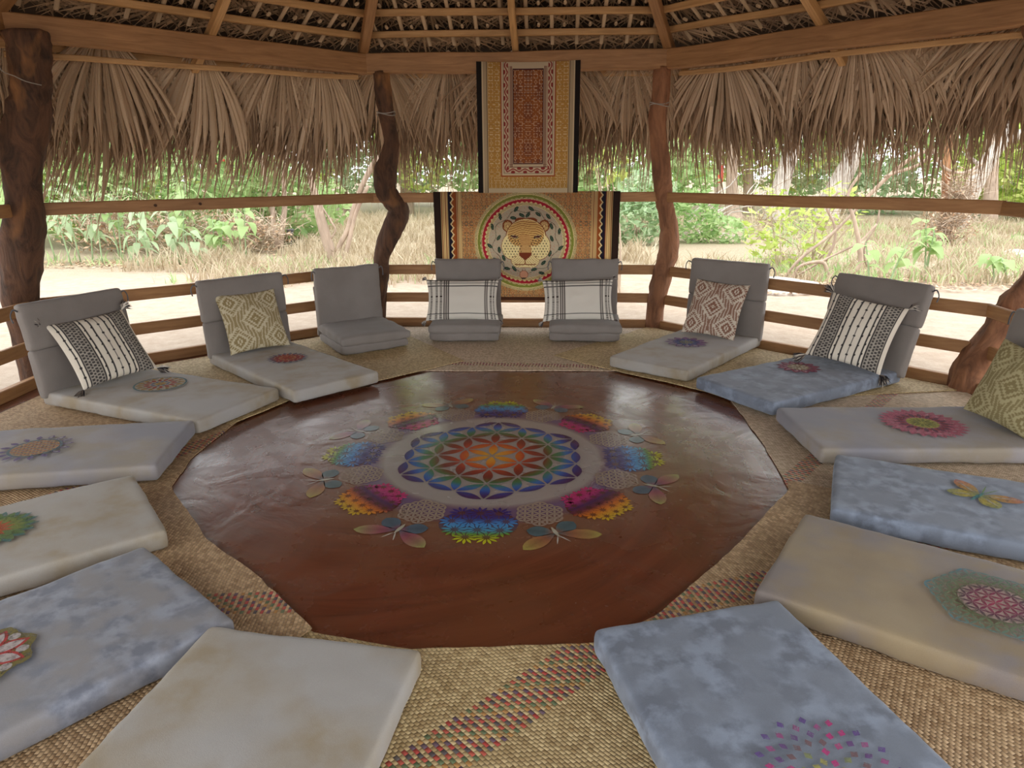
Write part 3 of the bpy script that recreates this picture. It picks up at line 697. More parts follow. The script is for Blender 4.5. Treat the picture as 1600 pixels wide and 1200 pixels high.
for k in range(8):
    ang = PI/4*k+(0.0); even = (k % 2 == 0); mb = MB()
    ux, uy = math.cos(ang), math.sin(ang); tx, ty = -uy, ux
    st = BL if even else PK
    cf_ = lambda x, y: lerpc(st, math.hypot(x, y))
    gn = 20; V = [(ux*.715, uy*.715, .0008)]; C = [cf_(ux*.70, uy*.70)*.30+c_(70, 40, 34)*.6]; ew, el_ = (.165, .125) if even else (.155, .125)
    for rr_ in (.55, 1.0):
        for g_ in range(gn):
            w_ = 2*PI*g_/gn; X_, Y_ = ux*(.705+el_*rr_*math.cos(w_))+tx*ew*rr_*math.sin(w_), uy*(.705+el_*rr_*math.cos(w_))+ty*ew*rr_*math.sin(w_)
            V.append((X_, Y_, .0008)); C.append(cf_(X_, Y_)*(.30 if rr_ < 1 else .12)+srgb3(92, 50, 38)*(.6 if rr_ < 1 else .86))
    mb.add(V, [(0, 1+g_, 1+(g_+1) % gn) for g_ in range(gn)]+[(1+g_, 1+gn+g_, 1+gn+(g_+1) % gn, 1+(g_+1) % gn) for g_ in range(gn)], np.array(C))
    rows = [(0.615, 3, 0.080, 0.058), (0.685, 4, 0.075, 0.055), (0.755, 3, 0.092, 0.058), (0.815, 2, 0.085, 0.055)] if even else [(0.60, 3, 0.062, 0.045), (0.655, 4, 0.062, 0.045), (0.71, 5, 0.060, 0.045), (0.765, 4, 0.062, 0.045), (0.812, 3, 0.060, 0.04)]
    for (r, n_, sp, rad) in rows:
        for q in range(n_):
            o_ = (q-(n_-1)/2)*sp
            daisy(mb, ux*r+tx*o_, uy*r+ty*o_, rad, cf_, 0.0016+0.0002*(q % 2), n=11 if even else 9, rot=ang+q, fat=0.34 if even else 0.42)
    mb.build('blossom_cluster', M['floor_paint'], rosette)
    # pale lattice patch between the blossoms
    mb = MB(); a2 = ang+PI/8; cx, cy = math.cos(a2)*0.655, math.sin(a2)*0.655; sp = 0.036
    for a in range(-3, 4):
        for b_ in range(-3, 4):
            if abs(a+b_) > 3: continue
            x, y = sp*a*math.cos(PI/6), sp*(a*0.5+b_)
            for (da, db) in ((1, 0), (0, 1), (1, -1)):
                if max(abs(a+da), abs(b_+db), abs(a+da+b_+db)) <= 3:
                    x2, y2 = sp*(a+da)*math.cos(PI/6), sp*((a+da)*0.5+b_+db)
                    petal(mb, cx+x, cy+y, cx+x2, cy+y2, sp*0.16, lambda X, Y: c_(168, 148, 132), 0.0012, 4)
    mb.build('petal_lattice', M['floor_paint'], rosette)
    # butterfly flying outwards
    mb = MB(); bx, by = math.cos(a2)*0.83, math.sin(a2)*0.83; ux, uy = math.cos(a2), math.sin(a2); tx, ty = -uy, ux
    WC = [[c_(190, 178, 90), c_(165, 105, 75), c_(75, 105, 112)], [c_(175, 178, 105), c_(160, 80, 100), c_(75, 100, 118)]][k % 2]
    def wing(sgn, a_out, L, W, cols):
        n = 10; V = []; C = []
        dx = ux*math.cos(a_out)+tx*math.sin(a_out)*sgn; dy = uy*math.cos(a_out)+ty*math.sin(a_out)*sgn
        for i in range(n+1):
            t = i/n; hw = W*(math.sin(PI*min(t**1.4, 1))**0.7 if 0 < t < 1 else 0)
            for s in (-1, 0, 1):
                V.append((bx+dx*L*t-dy*hw*s, by+dy*L*t+dx*hw*s, 0.0022)); C.append(lerpc([(0, cols[2]), (0.35, cols[1]), (0.75, cols[1]*0.6+cols[0]*0.4), (1, cols[0])], t)*(0.75 if s == 0 else 1.0))
        F = []
        for i in range(n): F += [(3*i, 3*i+3, 3*i+4, 3*i+1), (3*i+1, 3*i+4, 3*i+5, 3*i+2)]
        mb.add(V, F, np.array(C))
    for sgn in (-1, 1):
        wing(sgn, 1.15, 0.185, 0.038, WC)
        wing(sgn, 2.1, 0.12, 0.040, [WC[2], WC[2]*1.1, WC[1]])
        petal(mb, bx+ux*0.02, by+uy*0.02, bx+ux*0.085+tx*sgn*0.03, by+uy*0.085+ty*sgn*0.03, 0.003, lambda X, Y: c_(200, 195, 185), 0.0026, 4)
    petal(mb, bx-ux*0.05, by-uy*0.05, bx+ux*0.035, by+uy*0.035, 0.009, lambda X, Y: c_(185, 180, 160), 0.0026, 6)
    mb.build('painted_butterfly', M['floor_paint'], rosette)

# ------------------------------------------------------------------ cushions
def rounded_box(hx, hy, hz, r, nx=24, ny=40, nz=5, wob=0.004, seed=0.0, crown=0.0, pinch=0.0):
    """rounded padded slab centred on the origin"""
    V = []; idx = {}; F = []
    def key(i, j, k):
        kk = (i, j, k)
        if kk not in idx:
            def cs(a, n, h):    # denser near the edges
                s = a/n*2-1; return h*math.copysign(1-(1-abs(s))**1.35, s)
            x, y, z = cs(i, nx, hx), cs(j, ny, hy), cs(k, nz, hz)
            ix, iy, iz = max(-hx+r, min(hx-r, x)), max(-hy+r, min(hy-r, y)), max(-hz+r, min(hz-r, z))
            d = Vector((x-ix, y-iy, z-iz)); L = d.length
            p = Vector((ix, iy, iz))+(d*(r/L) if L > 1e-9 else d)
            e = max(abs(p.x)/hx, abs(p.y)/hy); 
            p.z += math.copysign(crown*(1-min(1, e)**4), p.z) if k in (0, nz) else 0
            if pinch:
                cxr = (abs(p.x)/hx)**6*(abs(p.y)/hy)**6; p.x *= 1+pinch*cxr; p.y *= 1+pinch*cxr; p.z *= 1-0.35*cxr
            w = wob*noise.noise(Vector((p.x*7+seed, p.y*7, p.z*7+seed)))+wob*0.6*noise.noise(Vector((p.x*19+seed, p.y*19, 3)))*(e**5)
            nrm = Vector((p.x/hx if abs(p.x) > hx*.9 else 0, p.y/hy if abs(p.y) > hy*.9 else 0, p.z/hz))
            p += nrm*w
            idx[kk] = len(V); V.append(p)
        return idx[kk]
    for i in range(nx):
        for j in range(ny):
            F.append((key(i, j, nz), key(i+1, j, nz), key(i+1, j+1, nz), key(i, j+1, nz)))
            F.append((key(i, j, 0), key(i, j+1, 0), key(i+1, j+1, 0), key(i+1, j, 0)))
    for i in range(nx):
        for k in range(nz):
            F.append((key(i, 0, k), key(i+1, 0, k), key(i+1, 0, k+1), key(i, 0, k+1)))
            F.append((key(i, ny, k), key(i, ny, k+1), key(i+1, ny, k+1), key(i+1, ny, k)))
    for j in range(ny):
        for k in range(nz):
            F.append((key(0, j, k), key(0, j, k+1), key(0, j+1, k+1), key(0, j+1, k)))
            F.append((key(nx, j, k), key(nx, j+1, k), key(nx, j+1, k+1), key(nx, j, k+1)))
    return V, F

def slab(name, w, l, th, mat, parent, loc, rot=(0, 0, 0), seed=0.0, **k):
    V, F = rounded_box(w/2, l/2, th/2, min(th*0.42, 0.019), seed=seed, **k)
    return mesh_obj(name, V, F, mat, parent, smooth=True, loc=loc, rot=rot)

# --- printed rosettes for the mattresses (flat print lying on the cloth)
def ring_petals(mb, r0, r1, n, w, col, z, rot=0.0, seg=5):
    for k in range(n):
        a = rot+2*PI*k/n
        petal(mb, math.cos(a)*r0, math.sin(a)*r0, math.cos(a)*r1, math.sin(a)*r1, w, lambda x, y: col, z, seg)
def ring_dots(mb, r, n, rad, col, z, rot=0.0):
    for k in range(n):
        a = rot+2*PI*k/n; disc(mb, math.cos(a)*r, math.sin(a)*r, rad, col, z, 8)
def annulus(mb, r0, r1, col, z, n=40, wav=0.0, wn_=12):
    V = []; 
    for k in range(n):
        a = 2*PI*k/n; ww = 1+wav*math.cos(a*wn_)
        V += [(r0*math.cos(a), r0*math.sin(a), z), (r1*ww*math.cos(a), r1*ww*math.sin(a), z)]
    mb.add(V, [(2*k, 2*k+1, (2*k+3) % (2*n), (2*k+2) % (2*n)) for k in range(n)], np.array(col))
def print_mesh(kind, R):
    mb = MB(); z = 0.0
    if kind == 'sun':          # teal ring round red and ochre triangles
        annulus(mb, R*.93, R, c_(70, 125, 135), z); annulus(mb, 0, R*.93, c_(190, 178, 158), z)
        ring_petals(mb, R*.62, R*.92, 16, R*.07, c_(180, 140, 60), z+.0003); ring_petals(mb, R*.36, R*.66, 14, R*.075, c_(185, 60, 40), z+.0005)
        ring_dots(mb, R*.30, 10, R*.06, c_(70, 95, 150), z+.0007); ring_petals(mb, R*.02, R*.24, 6, R*.06, c_(190, 150, 60), z+.0007)
    elif kind == 'redflower':
        ring_petals(mb, R*.6, R, 20, R*.085, c_(120, 125, 150), z); annulus(mb, R*.42, R*.78, c_(178, 62, 62), z+.0003, wav=.06)
        ring_dots(mb, R*.62, 16, R*.05, c_(225, 205, 180), z+.0006); annulus(mb, 0, R*.42, c_(205, 140, 90), z+.0004); ring_petals(mb, 0, R*.38, 8, R*.09, c_(190, 80, 60), z+.0007)
    elif kind == 'violet':
        ring_petals(mb, R*.45, R, 12, R*.17, c_(150, 110, 160), z); ring_petals(mb, R*.5, R*.9, 12, R*.09, c_(190, 185, 200), z+.0003)
        ring_petals(mb, R*.25, R*.66, 12, R*.10, c_(70, 95, 165), z+.0005, PI/12); annulus(mb, 0, R*.30, c_(205, 195, 120), z+.0006, wav=.1)
        ring_petals(mb, R*.05, R*.34, 12, R*.03, c_(90, 120, 170), z+.0008)
    elif kind == 'crimson':
        ring_petals(mb, R*.4, R, 12, R*.19, c_(150, 62, 92), z); ring_petals(mb, R*.5, R*.86, 12, R*.09, c_(200, 150, 165), z+.0003)
        annulus(mb, 0, R*.5, c_(170, 150, 120), z+.0004, wav=.08); ring_petals(mb, R*.1, R*.48, 8, R*.07, c_(225, 215, 190), z+.0006)
    elif kind == 'pink':
        ring_petals(mb, R*.5, R, 26, R*.10, c_(200, 105, 130), z); annulus(mb, R*.36, R*.84, c_(205, 120, 140), z+.0002, wav=.03)
        ring_dots(mb, R*.72, 20, R*.045, c_(215, 160, 170), z+.0005); ring_petals(mb, R*.36, R*.66, 18, R*.055, c_(115, 60, 90), z+.0006)
        ring_petals(mb, R*.38, R*.56, 18, R*.04, c_(170, 60, 70), z+.0008, .17); annulus(mb, 0, R*.36, c_(190, 185, 90), z+.0004); ring_petals(mb, R*.06, R*.32, 12, R*.035, c_(130, 135, 60), z+.0007)
    elif kind == 'leafgreen':
        for rr, cc in ((R, c_(70, 120, 115)), (R*.93, c_(100, 130, 70)), (R*.7, c_(130, 145, 70))):
            ring_petals(mb, R*.3, rr, 18, R*.12, cc, z+.0003*(1 if rr < R else 0), .1 if rr < R else 0)
        annulus(mb, 0, R*.55, c_(165, 120, 55), z+.0006, wav=.08); ring_petals(mb, R*.05, R*.5, 12, R*.05, c_(200, 90, 50), z+.0008)
    elif kind == 'dots':
        annulus(mb, 0, R*.62, c_(200, 165, 120), z); 
        for i in range(-6, 7):
            for j in range(-6, 7):
                x, y = i*R*.095, j*R*.095
                if math.hypot(x, y) < R*.6: disc(mb, x, y, R*.038, c_(190, 110, 75) if (i+j) % 2 else c_(120, 140, 150), z+.0004, 6)
        annulus(mb, R*.62, R*.70, c_(95, 120, 130), z+.0003)
        ring_petals(mb, R*.68, R, 16, R*.08, c_(110, 95, 140), z+.0004); ring_petals(mb, R*.72, R*.92, 16, R*.04, c_(195, 190, 190), z+.0006)
    elif kind == 'lotus':
        annulus(mb, R*.4, R, c_(120, 110, 50), z, wav=.08, wn_=8); ring_petals(mb, R*.1, R*.95, 8, R*.22, c_(190, 60, 60), z+.0003)
        ring_petals(mb, R*.2, R*.86, 8, R*.15, c_(200, 190, 185), z+.0006); ring_dots(mb, R*.78, 8, R*.13, c_(190, 182, 178), z+.0008, PI/8); annulus(mb, 0, R*.25, c_(120, 40, 80), z+.0009)
    elif kind == 'lattice':
        sp = R/5.2
        st = [(0, c_(165, 40, 80)), (R*.3, c_(130, 30, 75)), (R*.42, c_(80, 40, 70)), (R*.55, c_(105, 125, 80)), (R*.8, c_(95, 130, 110)), (R, c_(70, 140, 165))]
        annulus(mb, 0, R*.5, c_(185, 160, 150), z); 
        for a in range(-5, 6):
            for b_ in range(-5, 6):
                if abs(a+b_) > 5: continue
                x, y = sp*a*math.cos(PI/6), sp*(a*.5+b_)
                for (da, db) in ((1, 0), (0, 1), (1, -1)):
                    if max(abs(a+da), abs(b_+db), abs(a+da+b_+db)) <= 5:
                        x2, y2 = sp*(a+da)*math.cos(PI/6), sp*((a+da)*.5+b_+db)
                        petal(mb, x, y, x2, y2, sp*.12, lambda X, Y: lerpc(st, math.hypot(X, Y)), z+.0005, 5)
    elif kind == 'diamonds':
        cols = [c_(170, 165, 90), c_(140, 150, 100), c_(125, 95, 100), c_(110, 75, 135), c_(165, 85, 140), c_(105, 80, 150)]
        for q, rr in enumerate((.2, .38, .55, .70, .84, .97)):
            nn = 8 if q < 2 else 16
            for k in range(nn):
                a = 2*PI*k/nn+(PI/nn if q % 2 else 0); x, y = math.cos(a)*R*rr, math.sin(a)*R*rr; d = R*.075; 
                ux, uy = math.cos(a), math.sin(a)
                mb.add([(x+ux*d, y+uy*d, z), (x-uy*d*.8, y+ux*d*.8, z), (x-ux*d, y-uy*d, z), (x+uy*d*.8, y-ux*d*.8, z)], [(0, 1, 2, 3)], cols[q] if (k % 5) else c_(200, 50, 130))
    elif kind == 'butterfly':
        for sgn in (-1, 1):
            for (ao, L, W, cc, c2) in ((1.0, R, R*.22, c_(190, 150, 70), c_(200, 120, 95)), (2.15, R*.75, R*.24, c_(195, 175, 70), c_(150, 160, 90))):
                n = 10; dx, dy = math.cos(ao), math.sin(ao)*sgn; V = []; C = []
                for i in range(n+1):
                    t = i/n; hw = W*(math.sin(PI*t**1.3)**.7 if 0 < t < 1 else 0)
                    for s in (-1, 1): V.append((dx*L*t-dy*hw*s, dy*L*t+dx*hw*s, z)); C.append(lerpc([(0, c_(120, 150, 110)), (.4, cc), (1, c2)], t))
                mb.add(V, [(2*i, 2*i+2, 2*i+3, 2*i+1) for i in range(n)], np.array(C))
                for m_ in (.35, .6, .8): petal(mb, dx*L*m_*.5, dy*L*m_*.5, dx*L*(m_+.12)-dy*W*.3, dy*L*(m_+.12)+dx*W*.3, R*.015, lambda X, Y: c_(205, 200, 190), z+.0004, 4)
            petal(mb, R*.1, 0, R*.75, R*.16*sgn, R*.02, lambda X, Y: c_(110, 150, 80), z+.0004)
        petal(mb, -R*.5, 0, R*.3, 0, R*.05, lambda X, Y: c_(70, 140, 140), z+.0006)
    # always face upwards
    for i, f in enumerate(mb.f):
        a, b, c = [Vector(mb.v[q]) for q in f[:3]]
        if (b-a).cross(c-a).z < 0: mb.f[i] = tuple(reversed(f))
    return mb

TH = 0.08
def add_print(parent, kind, R, x, y, z, rot=0.0):
    o = print_mesh(kind, R).build('printed_motif', M['print'], parent, loc=(x, y, z), rot=(0, 0, rot)); return o

def tie(parent, x, y, z, s):
    V, F = tube([(x, y, z, .005), (x+s*.03, y-.01, z+.015, .005), (x+s*.05, y-.01, z-.02, .004), (x+s*.045, y-.015, z-.06, .005)], 6, 3)
    mesh_obj('tie_cord', V, F, M['strap'], parent, smooth=True)

def floor_seat(name, cx, cy, thdeg, L, mat, label, prints=(), back=None, W=0.62, mesh_seed=0.0, group=None, cat=None):
    """flat mattress reaching outwards from its inner end; local +Y points outwards"""
    th = math.radians(thdeg)
    o = empty(name, (cx, cy, 0.0225), th-PI/2); tag(o, label, cat or ('floor chair' if back else 'mattress'), group)
    slab('mattress_pad', W, L, TH, M[mat], o, (0, L/2, TH/2), seed=mesh_seed, nx=26, ny=44, nz=6, wob=.0035, crown=.003)
    for (kind, R, wx, wy, rot) in prints:
        dx, dy = wx-cx, wy-cy; c, s = math.cos(-(th-PI/2)), math.sin(-(th-PI/2))
        add_print(o, kind, R, dx*c-dy*s, dx*s+dy*c, TH+0.0105, rot)
    if back:
        lean, H1, H2, BW = back          # lower panel height, upper panel height
        e = bpy.data.objects.new('backrest', None); COL.objects.link(e)
        bpy.data.objects.remove(e)
        y0 = L-0.035
        # lower back panel
        t = 0.075
        def panel(nm, s0, s1, extra, tt):
            m = (s0+s1)/2; hgt = s1-s0
            py = y0+math.sin(lean)*m+extra; pz = TH*0.55+math.cos(lean)*m
            return slab(nm, BW, hgt, tt, M['grey'], o, (0, py, pz), (PI/2-lean, 0, 0), seed=mesh_seed+s0*3+5, nx=16, ny=16, nz=5, wob=.004, crown=.004, pinch=.012)
        panel('lower_backrest', 0.0, H1, 0.0, t); panel('upper_backrest', H1-0.004, H1+H2, 0.004, t+0.006)
        s = H1+H2-.02
        for sg in (-1, 1): tie(o, sg*BW/2, y0+math.sin(lean)*s, TH*.55+math.cos(lean)*s-.02, sg)
    return o

GRP = 'airbrushed mattresses in a circle'
floor_seat('floor_mattress', -.377, -1.537, -97.1, 1.2, 'beige', 'plain beige mottled mattress at the bottom left, without any print', W=.66, mesh_seed=1, group=GRP)
floor_seat('floor_mattress', -.896, -1.263, -128.5, 1.2, 'blue_grey', 'blue-grey mattress at lower left with red lotus print at the frame edge', [('lotus', .13, -1.26, -1.69, 0)], W=.66, mesh_seed=2, group=GRP)
floor_seat('floor_mattress', -1.337, -.703, -139.5, 1.2, 'beige', 'beige mattress on the left with a green leafy print', [('leafgreen', .155, -1.775, -1.0, 0)], W=.64, mesh_seed=3, group=GRP)
floor_seat('floor_mattress', -1.553, -.068, -168.7, 1.2, 'mauve', 'grey mattress on the left with an orange dotted oval print', [('dots', .165, -2.18, -.215, .3)], W=.62, mesh_seed=4, group=GRP)
floor_seat('floor_chair', -1.474, .509, 159.3, 1.286, 'beige', 'beige floor chair with a teal-ringed print, leftmost of those with backrests', [('sun', .155, -2.13, .83, 0)], (.12, .30, .28, .67), W=.64, mesh_seed=5, group='legless floor chairs')
floor_seat('floor_chair', -1.04, .963, 137.3, 1.30, 'beige', 'beige floor chair with a small red flower print, second from the left', [('redflower', .145, -1.553, 1.473, 0)], (.06, .27, .30, .64), mesh_seed=6, group='legless floor chairs')
floor_seat('floor_chair', .98, 1.451, 53.0, 1.28, 'beige', 'beige floor chair with a violet-blue flower print, right of the striped hangings', [('violet', .165, 1.356, 2.028, 0)], (.03, .32, .29, .64), mesh_seed=7, group='legless floor chairs')
floor_seat('floor_chair', 1.42, .875, 33.6, 1.25, 'blue', 'light blue floor chair with a crimson flower print and leaning backrest', [('crimson', .145, 1.973, 1.35, 0)], (.30, .34, .28, .67), mesh_seed=8, group='legless floor chairs')
floor_seat('floor_chair', 1.60, .255, 2.5, 1.2, 'mauve', 'grey-beige floor chair with a big pink rosette print at the right', [('pink', .215, 2.257, .299, 0)], (.15, .32, .28, .62), mesh_seed=9, group='legless floor chairs')
floor_seat('floor_mattress', 1.541, -.388, -22.4, 1.2, 'blue', 'blue mattress on the right with orange butterfly prints', [('butterfly', .155, 2.06, -.55, 2.6), ('butterfly', .15, 2.30, -.68, .6)], mesh_seed=10, group=GRP)
floor_seat('floor_mattress', 1.14, -.973, -32.5, 1.2, 'taupe', 'brown-beige mattress at lower right with magenta and green petal lattice print', [('lattice', .20, 1.68, -1.30, 0)], mesh_seed=11, W=.64, group=GRP)
floor_seat('floor_mattress', .734, -1.373, -73.2, 1.2, 'blue', 'blue mottled mattress at the bottom right with purple diamond print', [('diamonds', .16, .94, -1.965, 0)], mesh_seed=12, group=GRP)

def folded_chair(cx, cy, thdeg, W, D, BH, lean, label, seed, step=0.0):
    th = math.radians(thdeg)
    o = empty('folded_floor_chair', (cx, cy, 0.020), th-PI/2); tag(o, label, 'floor chair', 'folded grey floor chairs at the rear')
    t = .075
    slab('lower_seat_cushion', W, D, t, M['grey'], o, (0, D/2+.01, t/2), seed=seed, nx=18, ny=18, wob=.007, crown=.006, pinch=.02)
    slab('upper_seat_cushion', W+.012, D+.01, t, M['grey'], o, (0.004, D/2-step, t*1.46), (.03, 0, 0), seed=seed+7, nx=18, ny=18, wob=.008, crown=.010, pinch=.035)
    y0 = D-.02; m = BH/2; z0 = .10
    slab('backrest_cushion', W, BH, .075, M['grey'], o, (0, y0+math.sin(lean)*m+.03, z0+math.cos(lean)*m), (PI/2-lean, 0, 0), seed=seed+3, nx=18, ny=18, wob=.007, crown=.008, pinch=.025)
    slab('rear_backrest_cushion', W*.98, BH*.82, .05, M['grey'], o, (0, y0+math.sin(lean)*m*.85+.095, .0+math.cos(lean)*m*.85+.03), (PI/2-lean, 0, 0), seed=seed+4, nx=14, ny=14, wob=.006, crown=.004, pinch=.02)
    for sg in (-1, 1): tie(o, sg*W/2, y0+math.sin(lean)*BH, z0+math.cos(lean)*BH-.03, sg*.6)
    return o
folded_chair(-1.05, 2.03, 125, .55, .55, .50, .06, 'folded grey floor chair without a pillow, near the crooked post', 21)
folded_chair(-.40, 2.37, 90.5, .57, .44, .52, .04, 'folded grey floor chair with plaid pillow, left one before the big hanging', 22)
folded_chair(.595, 2.39, 88.5, .575, .44, .52, .04, 'folded grey floor chair with plaid pillow, right one before the big hanging', 23)

# ------------------------------------------------------------------ pillows
def sm(x, a, b):
    t = np.clip((x-a)/(b-a), 0, 1); return t*t*(3-2*t)
def blend(C, mask, col):
    m = mask[..., None]; return C*(1-m)+np.array(col)*m
CREAM = srgb3(225, 214, 196); BLK = srgb3(38, 32, 34)
def pat_striped(u, v):
    C = np.ones(u.shape+(3,))*CREAM
    def line(u0, w=.009): return (np.abs(u-u0) < w).astype(float)
    for (a, b) in ((.12, .29), (.76, .93)):
        inb = ((u > a) & (u < b)).astype(float)
        cu = (u-a)/(b-a)*4; cvv = v*22+np.floor(cu)*0.5
        dash = ((np.abs((cu % 1)-.5) < .36) & (np.abs((cvv % 1)-.5) < .34)).astype(float)
        C = blend(C, inb*dash*.95, BLK); C = blend(C, inb*(1-dash)*.5, BLK)
        C = blend(C, np.maximum(line(a-.012), line(b+.012)), BLK*1.5)
    for u0 in (.06, .35, .44, .53, .62, .70):
        C = blend(C, line(u0, .0085), BLK)
        k = ((v*7+u0*9) % 1); C = blend(C, ((np.abs(u-u0) < .014) & (np.abs(k-.5) < .09)).astype(float), BLK)
    return C
def pat_ikat(base, ink):
    def f(u, v):
        C = np.ones(u.shape+(3,))*base
        x = np.abs(((u*1.5+.25) % 1)-.5)*2; y = np.abs(((v*1.5+.25) % 1)-.5)*2      # mirrored cells
        st = lambda a, n: np.floor(a*n)/n
        d = x+st(y, 12); R = lambda m: m.astype(float)
        C = blend(C, R((d > .12) & (d < .30)), ink); C = blend(C, R((d > .42) & (d < .62)), ink); C = blend(C, R(d < .05), ink)
        C = blend(C, R((d > .42) & (d < .62) & (np.abs(((x-y)*6) % 1-.5) < .14)), base)
        e = np.abs(x-st(y, 16)*1.0); o2 = (d > .74) & (d < 1.26)
        C = blend(C, R(o2)*.95, ink)
        zz = np.abs(((x-y)*2.5+st((x+y)*3, 5)*1.2) % 1-.5); C = blend(C, R(o2 & (zz < .15)), base)
        hk = (np.abs(x-.52-.12*np.sign(y-.5)) < .05) & (np.abs(y-.5) < .2); C = blend(C, R(hk), base)
        d2 = (1-x)+(1-st(y, 12)); C = blend(C, R((d2 > .14) & (d2 < .34)), ink); C = blend(C, R((d2 > .46) & (d2 < .58)), ink); C = blend(C, R(d2 < .06), ink)
        fine = .5+.5*np.sin(u*420)*np.sin(v*420); return C*(0.90+.10*fine[..., None])
    return f
def pat_plaid(u, v):
    C = np.ones(u.shape+(3,))*srgb3(218, 210, 196)
    fringe = .5+.5*np.sin(v*330)
    for (u0, w, s) in ((.06, .018, .75), (.14, .018, .75), (.205, .02, .8), (.255, .009, .95), (.285, .009, .95), (.315, .009, .95), (.82, .009, .9), (.845, .009, .9), (.91, .014, .7), (.955, .012, .7)):
        C = blend(C, (np.abs(u-u0) < w)*(s if w < .01 else 1)*np.where(w < .01, 1, (fringe > .4)*.9+.15), srgb3(70, 58, 52))
    for (v0, w) in ((.975, .008), (.90, .012), (.82, .014), (.14, .010)):
        C = blend(C, (np.abs(v-v0) < w).astype(float)*.95, BLK)
    return C
def tassel(parent, x, y, z, dx, dy, cols, L=.07, n=110, seed=0):
    r = random.Random(seed); mb = MB()
    for k in range(n):
        a = r.uniform(0, 2*PI); sp = r.uniform(0, .75); d = Vector((dx, dy, 0)).normalized(); q = d.orthogonal().normalized(); w = d.cross(q)
        dirv = (d+q*math.cos(a)*sp+w*math.sin(a)*sp).normalized(); l = L*r.uniform(.6, 1.05); p = Vector((x, y, z)); t = .0034
        e = p+dirv*l-Vector((0, 0.012, 0)); s_ = dirv.cross(Vector((0, 0, 1))).normalized()*t; s2 = dirv.cross(s_).normalized()*t
        mid = p+dirv*l*.5+q*.004
        mb.add([p+s_, p+s2, p-s_, mid+s_*1.3, mid+s2*1.3, mid-s_*1.3, e], [(0, 1, 4, 3), (1, 2, 5, 4), (2, 0, 3, 5), (3, 4, 6), (4, 5, 6), (5, 3, 6)], cols[k % len(cols)])
    return mb.build('tassel', M['thread'], parent)
def pillow(x8, pat, label, T=.065, n=110, tass=None, cat='pillow', group=None, tl=.085, seed=0, m2=None):
    cx, cy, cz, yaw, lean, roll, w, h = x8
    nrm = Vector((math.cos(yaw)*math.cos(lean), math.sin(yaw)*math.cos(lean), math.sin(lean)))
    r0 = Vector((-math.sin(yaw), math.cos(yaw), 0)); u0 = nrm.cross(r0)
    r = r0*math.cos(roll)+u0*math.sin(roll); u = u0*math.cos(roll)-r0*math.sin(roll)
    Mx = Matrix(((r.x, u.x, nrm.x, cx), (r.y, u.y, nrm.y, cy), (r.z, u.z, nrm.z, cz), (0, 0, 0, 1)))
    o = empty('throw_pillow', (0, 0, 0)); o.matrix_world = Mx; tag(o, label, cat, group)
    g = np.linspace(-1, 1, n+1); g = np.sign(g)*(1-(1-np.abs(g))**1.15); Ug, Vg = np.meshgrid(g, g)
    k = .075; X = Ug*w/2*(1-k*(1-Vg**2)*np.abs(Ug)**2); Y = Vg*h/2*(1-k*(1-Ug**2)*np.abs(Vg)**2)
    Z = T*((1-Ug**2)**.42*(1-Vg**2)**.42)
    wz = np.array([[noise.noise(Vector((a*2.2+seed, b*2.2, seed))) for a in g[::5]] for b in g[::5]])
    wz = np.repeat(np.repeat(wz, 5, 0), 5, 1)[:n+1, :n+1]
    kern = np.ones(7)/7
    for _ in range(2):
        wz = np.apply_along_axis(lambda a: np.convolve(np.pad(a, 3, 'edge'), kern, 'valid'), 0, wz); wz = np.apply_along_axis(lambda a: np.convolve(np.pad(a, 3, 'edge'), kern, 'valid'), 1, wz)
    Zf = Z*(1+.22*wz); Zb = -Z*.8
    C = pat((Ug+1)/2, (Vg+1)/2).reshape(-1, 3)
    nn = n+1; F = []
    ii = np.arange(n); I, J = np.meshgrid(ii, ii); a = (J*nn+I).ravel(); F = np.stack([a, a+1, a+nn+1, a+nn], 1)
    top = np.stack([X, Y, Zf], -1).reshape(-1, 3); bot = np.stack([X, Y, Zb], -1).reshape(-1, 3)
    mesh_obj('pillow_front', top, F, M['pillow'], o, smooth=True, colors=C)
    st = 5; sub = slice(None, None, st); Xb, Yb, Zb2 = X[sub, sub], Y[sub, sub], Zb[sub, sub]; mm = Xb.shape[0]
    ii = np.arange(mm-1); I, J = np.meshgrid(ii, ii); a = (J*mm+I).ravel(); F2 = np.stack([a, a+mm, a+mm+1, a+1], 1)
    mesh_obj('pillow_back', np.stack([Xb, Yb, Zb2], -1).reshape(-1, 3), F2, M['pillow'], o, smooth=True, colors=np.ones((mm*mm, 3))*C.mean(0))
    if tass:
        for q, (sx, sy) in enumerate(((-1, -1), (1, -1), (-1, 1), (1, 1))): tassel(o, sx*w/2*.99, sy*h/2*.99, 0, sx, sy*.8, tass, L=tl, seed=q+int(seed*10))
    return o
BW_T = [BLK, srgb3(215, 205, 190), BLK, srgb3(120, 108, 98)]
GPL = 'throw pillows on the floor chairs'
pillow([-2.52, .925, .318, -.451, .60, .03, .50, .455], pat_striped, 'cream pillow with black stripes and tassels on the leftmost floor chair', tass=BW_T, seed=1.1, group=GPL)
pillow([-1.895, 1.75, .318, -.786, .45, .0, .455, .455], pat_ikat(srgb3(205, 192, 160), srgb3(150, 130, 88)), 'olive-tan diamond patterned pillow on the second floor chair from left', seed=2.3, group=GPL)
pillow([-.432, 2.60, .325, -1.53, .42, -.0, .62, .36], pat_plaid, 'white lumbar pillow with black plaid lines, left of the pair', T=.06, tass=[srgb3(90, 80, 76), srgb3(170, 160, 150)], tl=.045, seed=3.7, group=GPL)
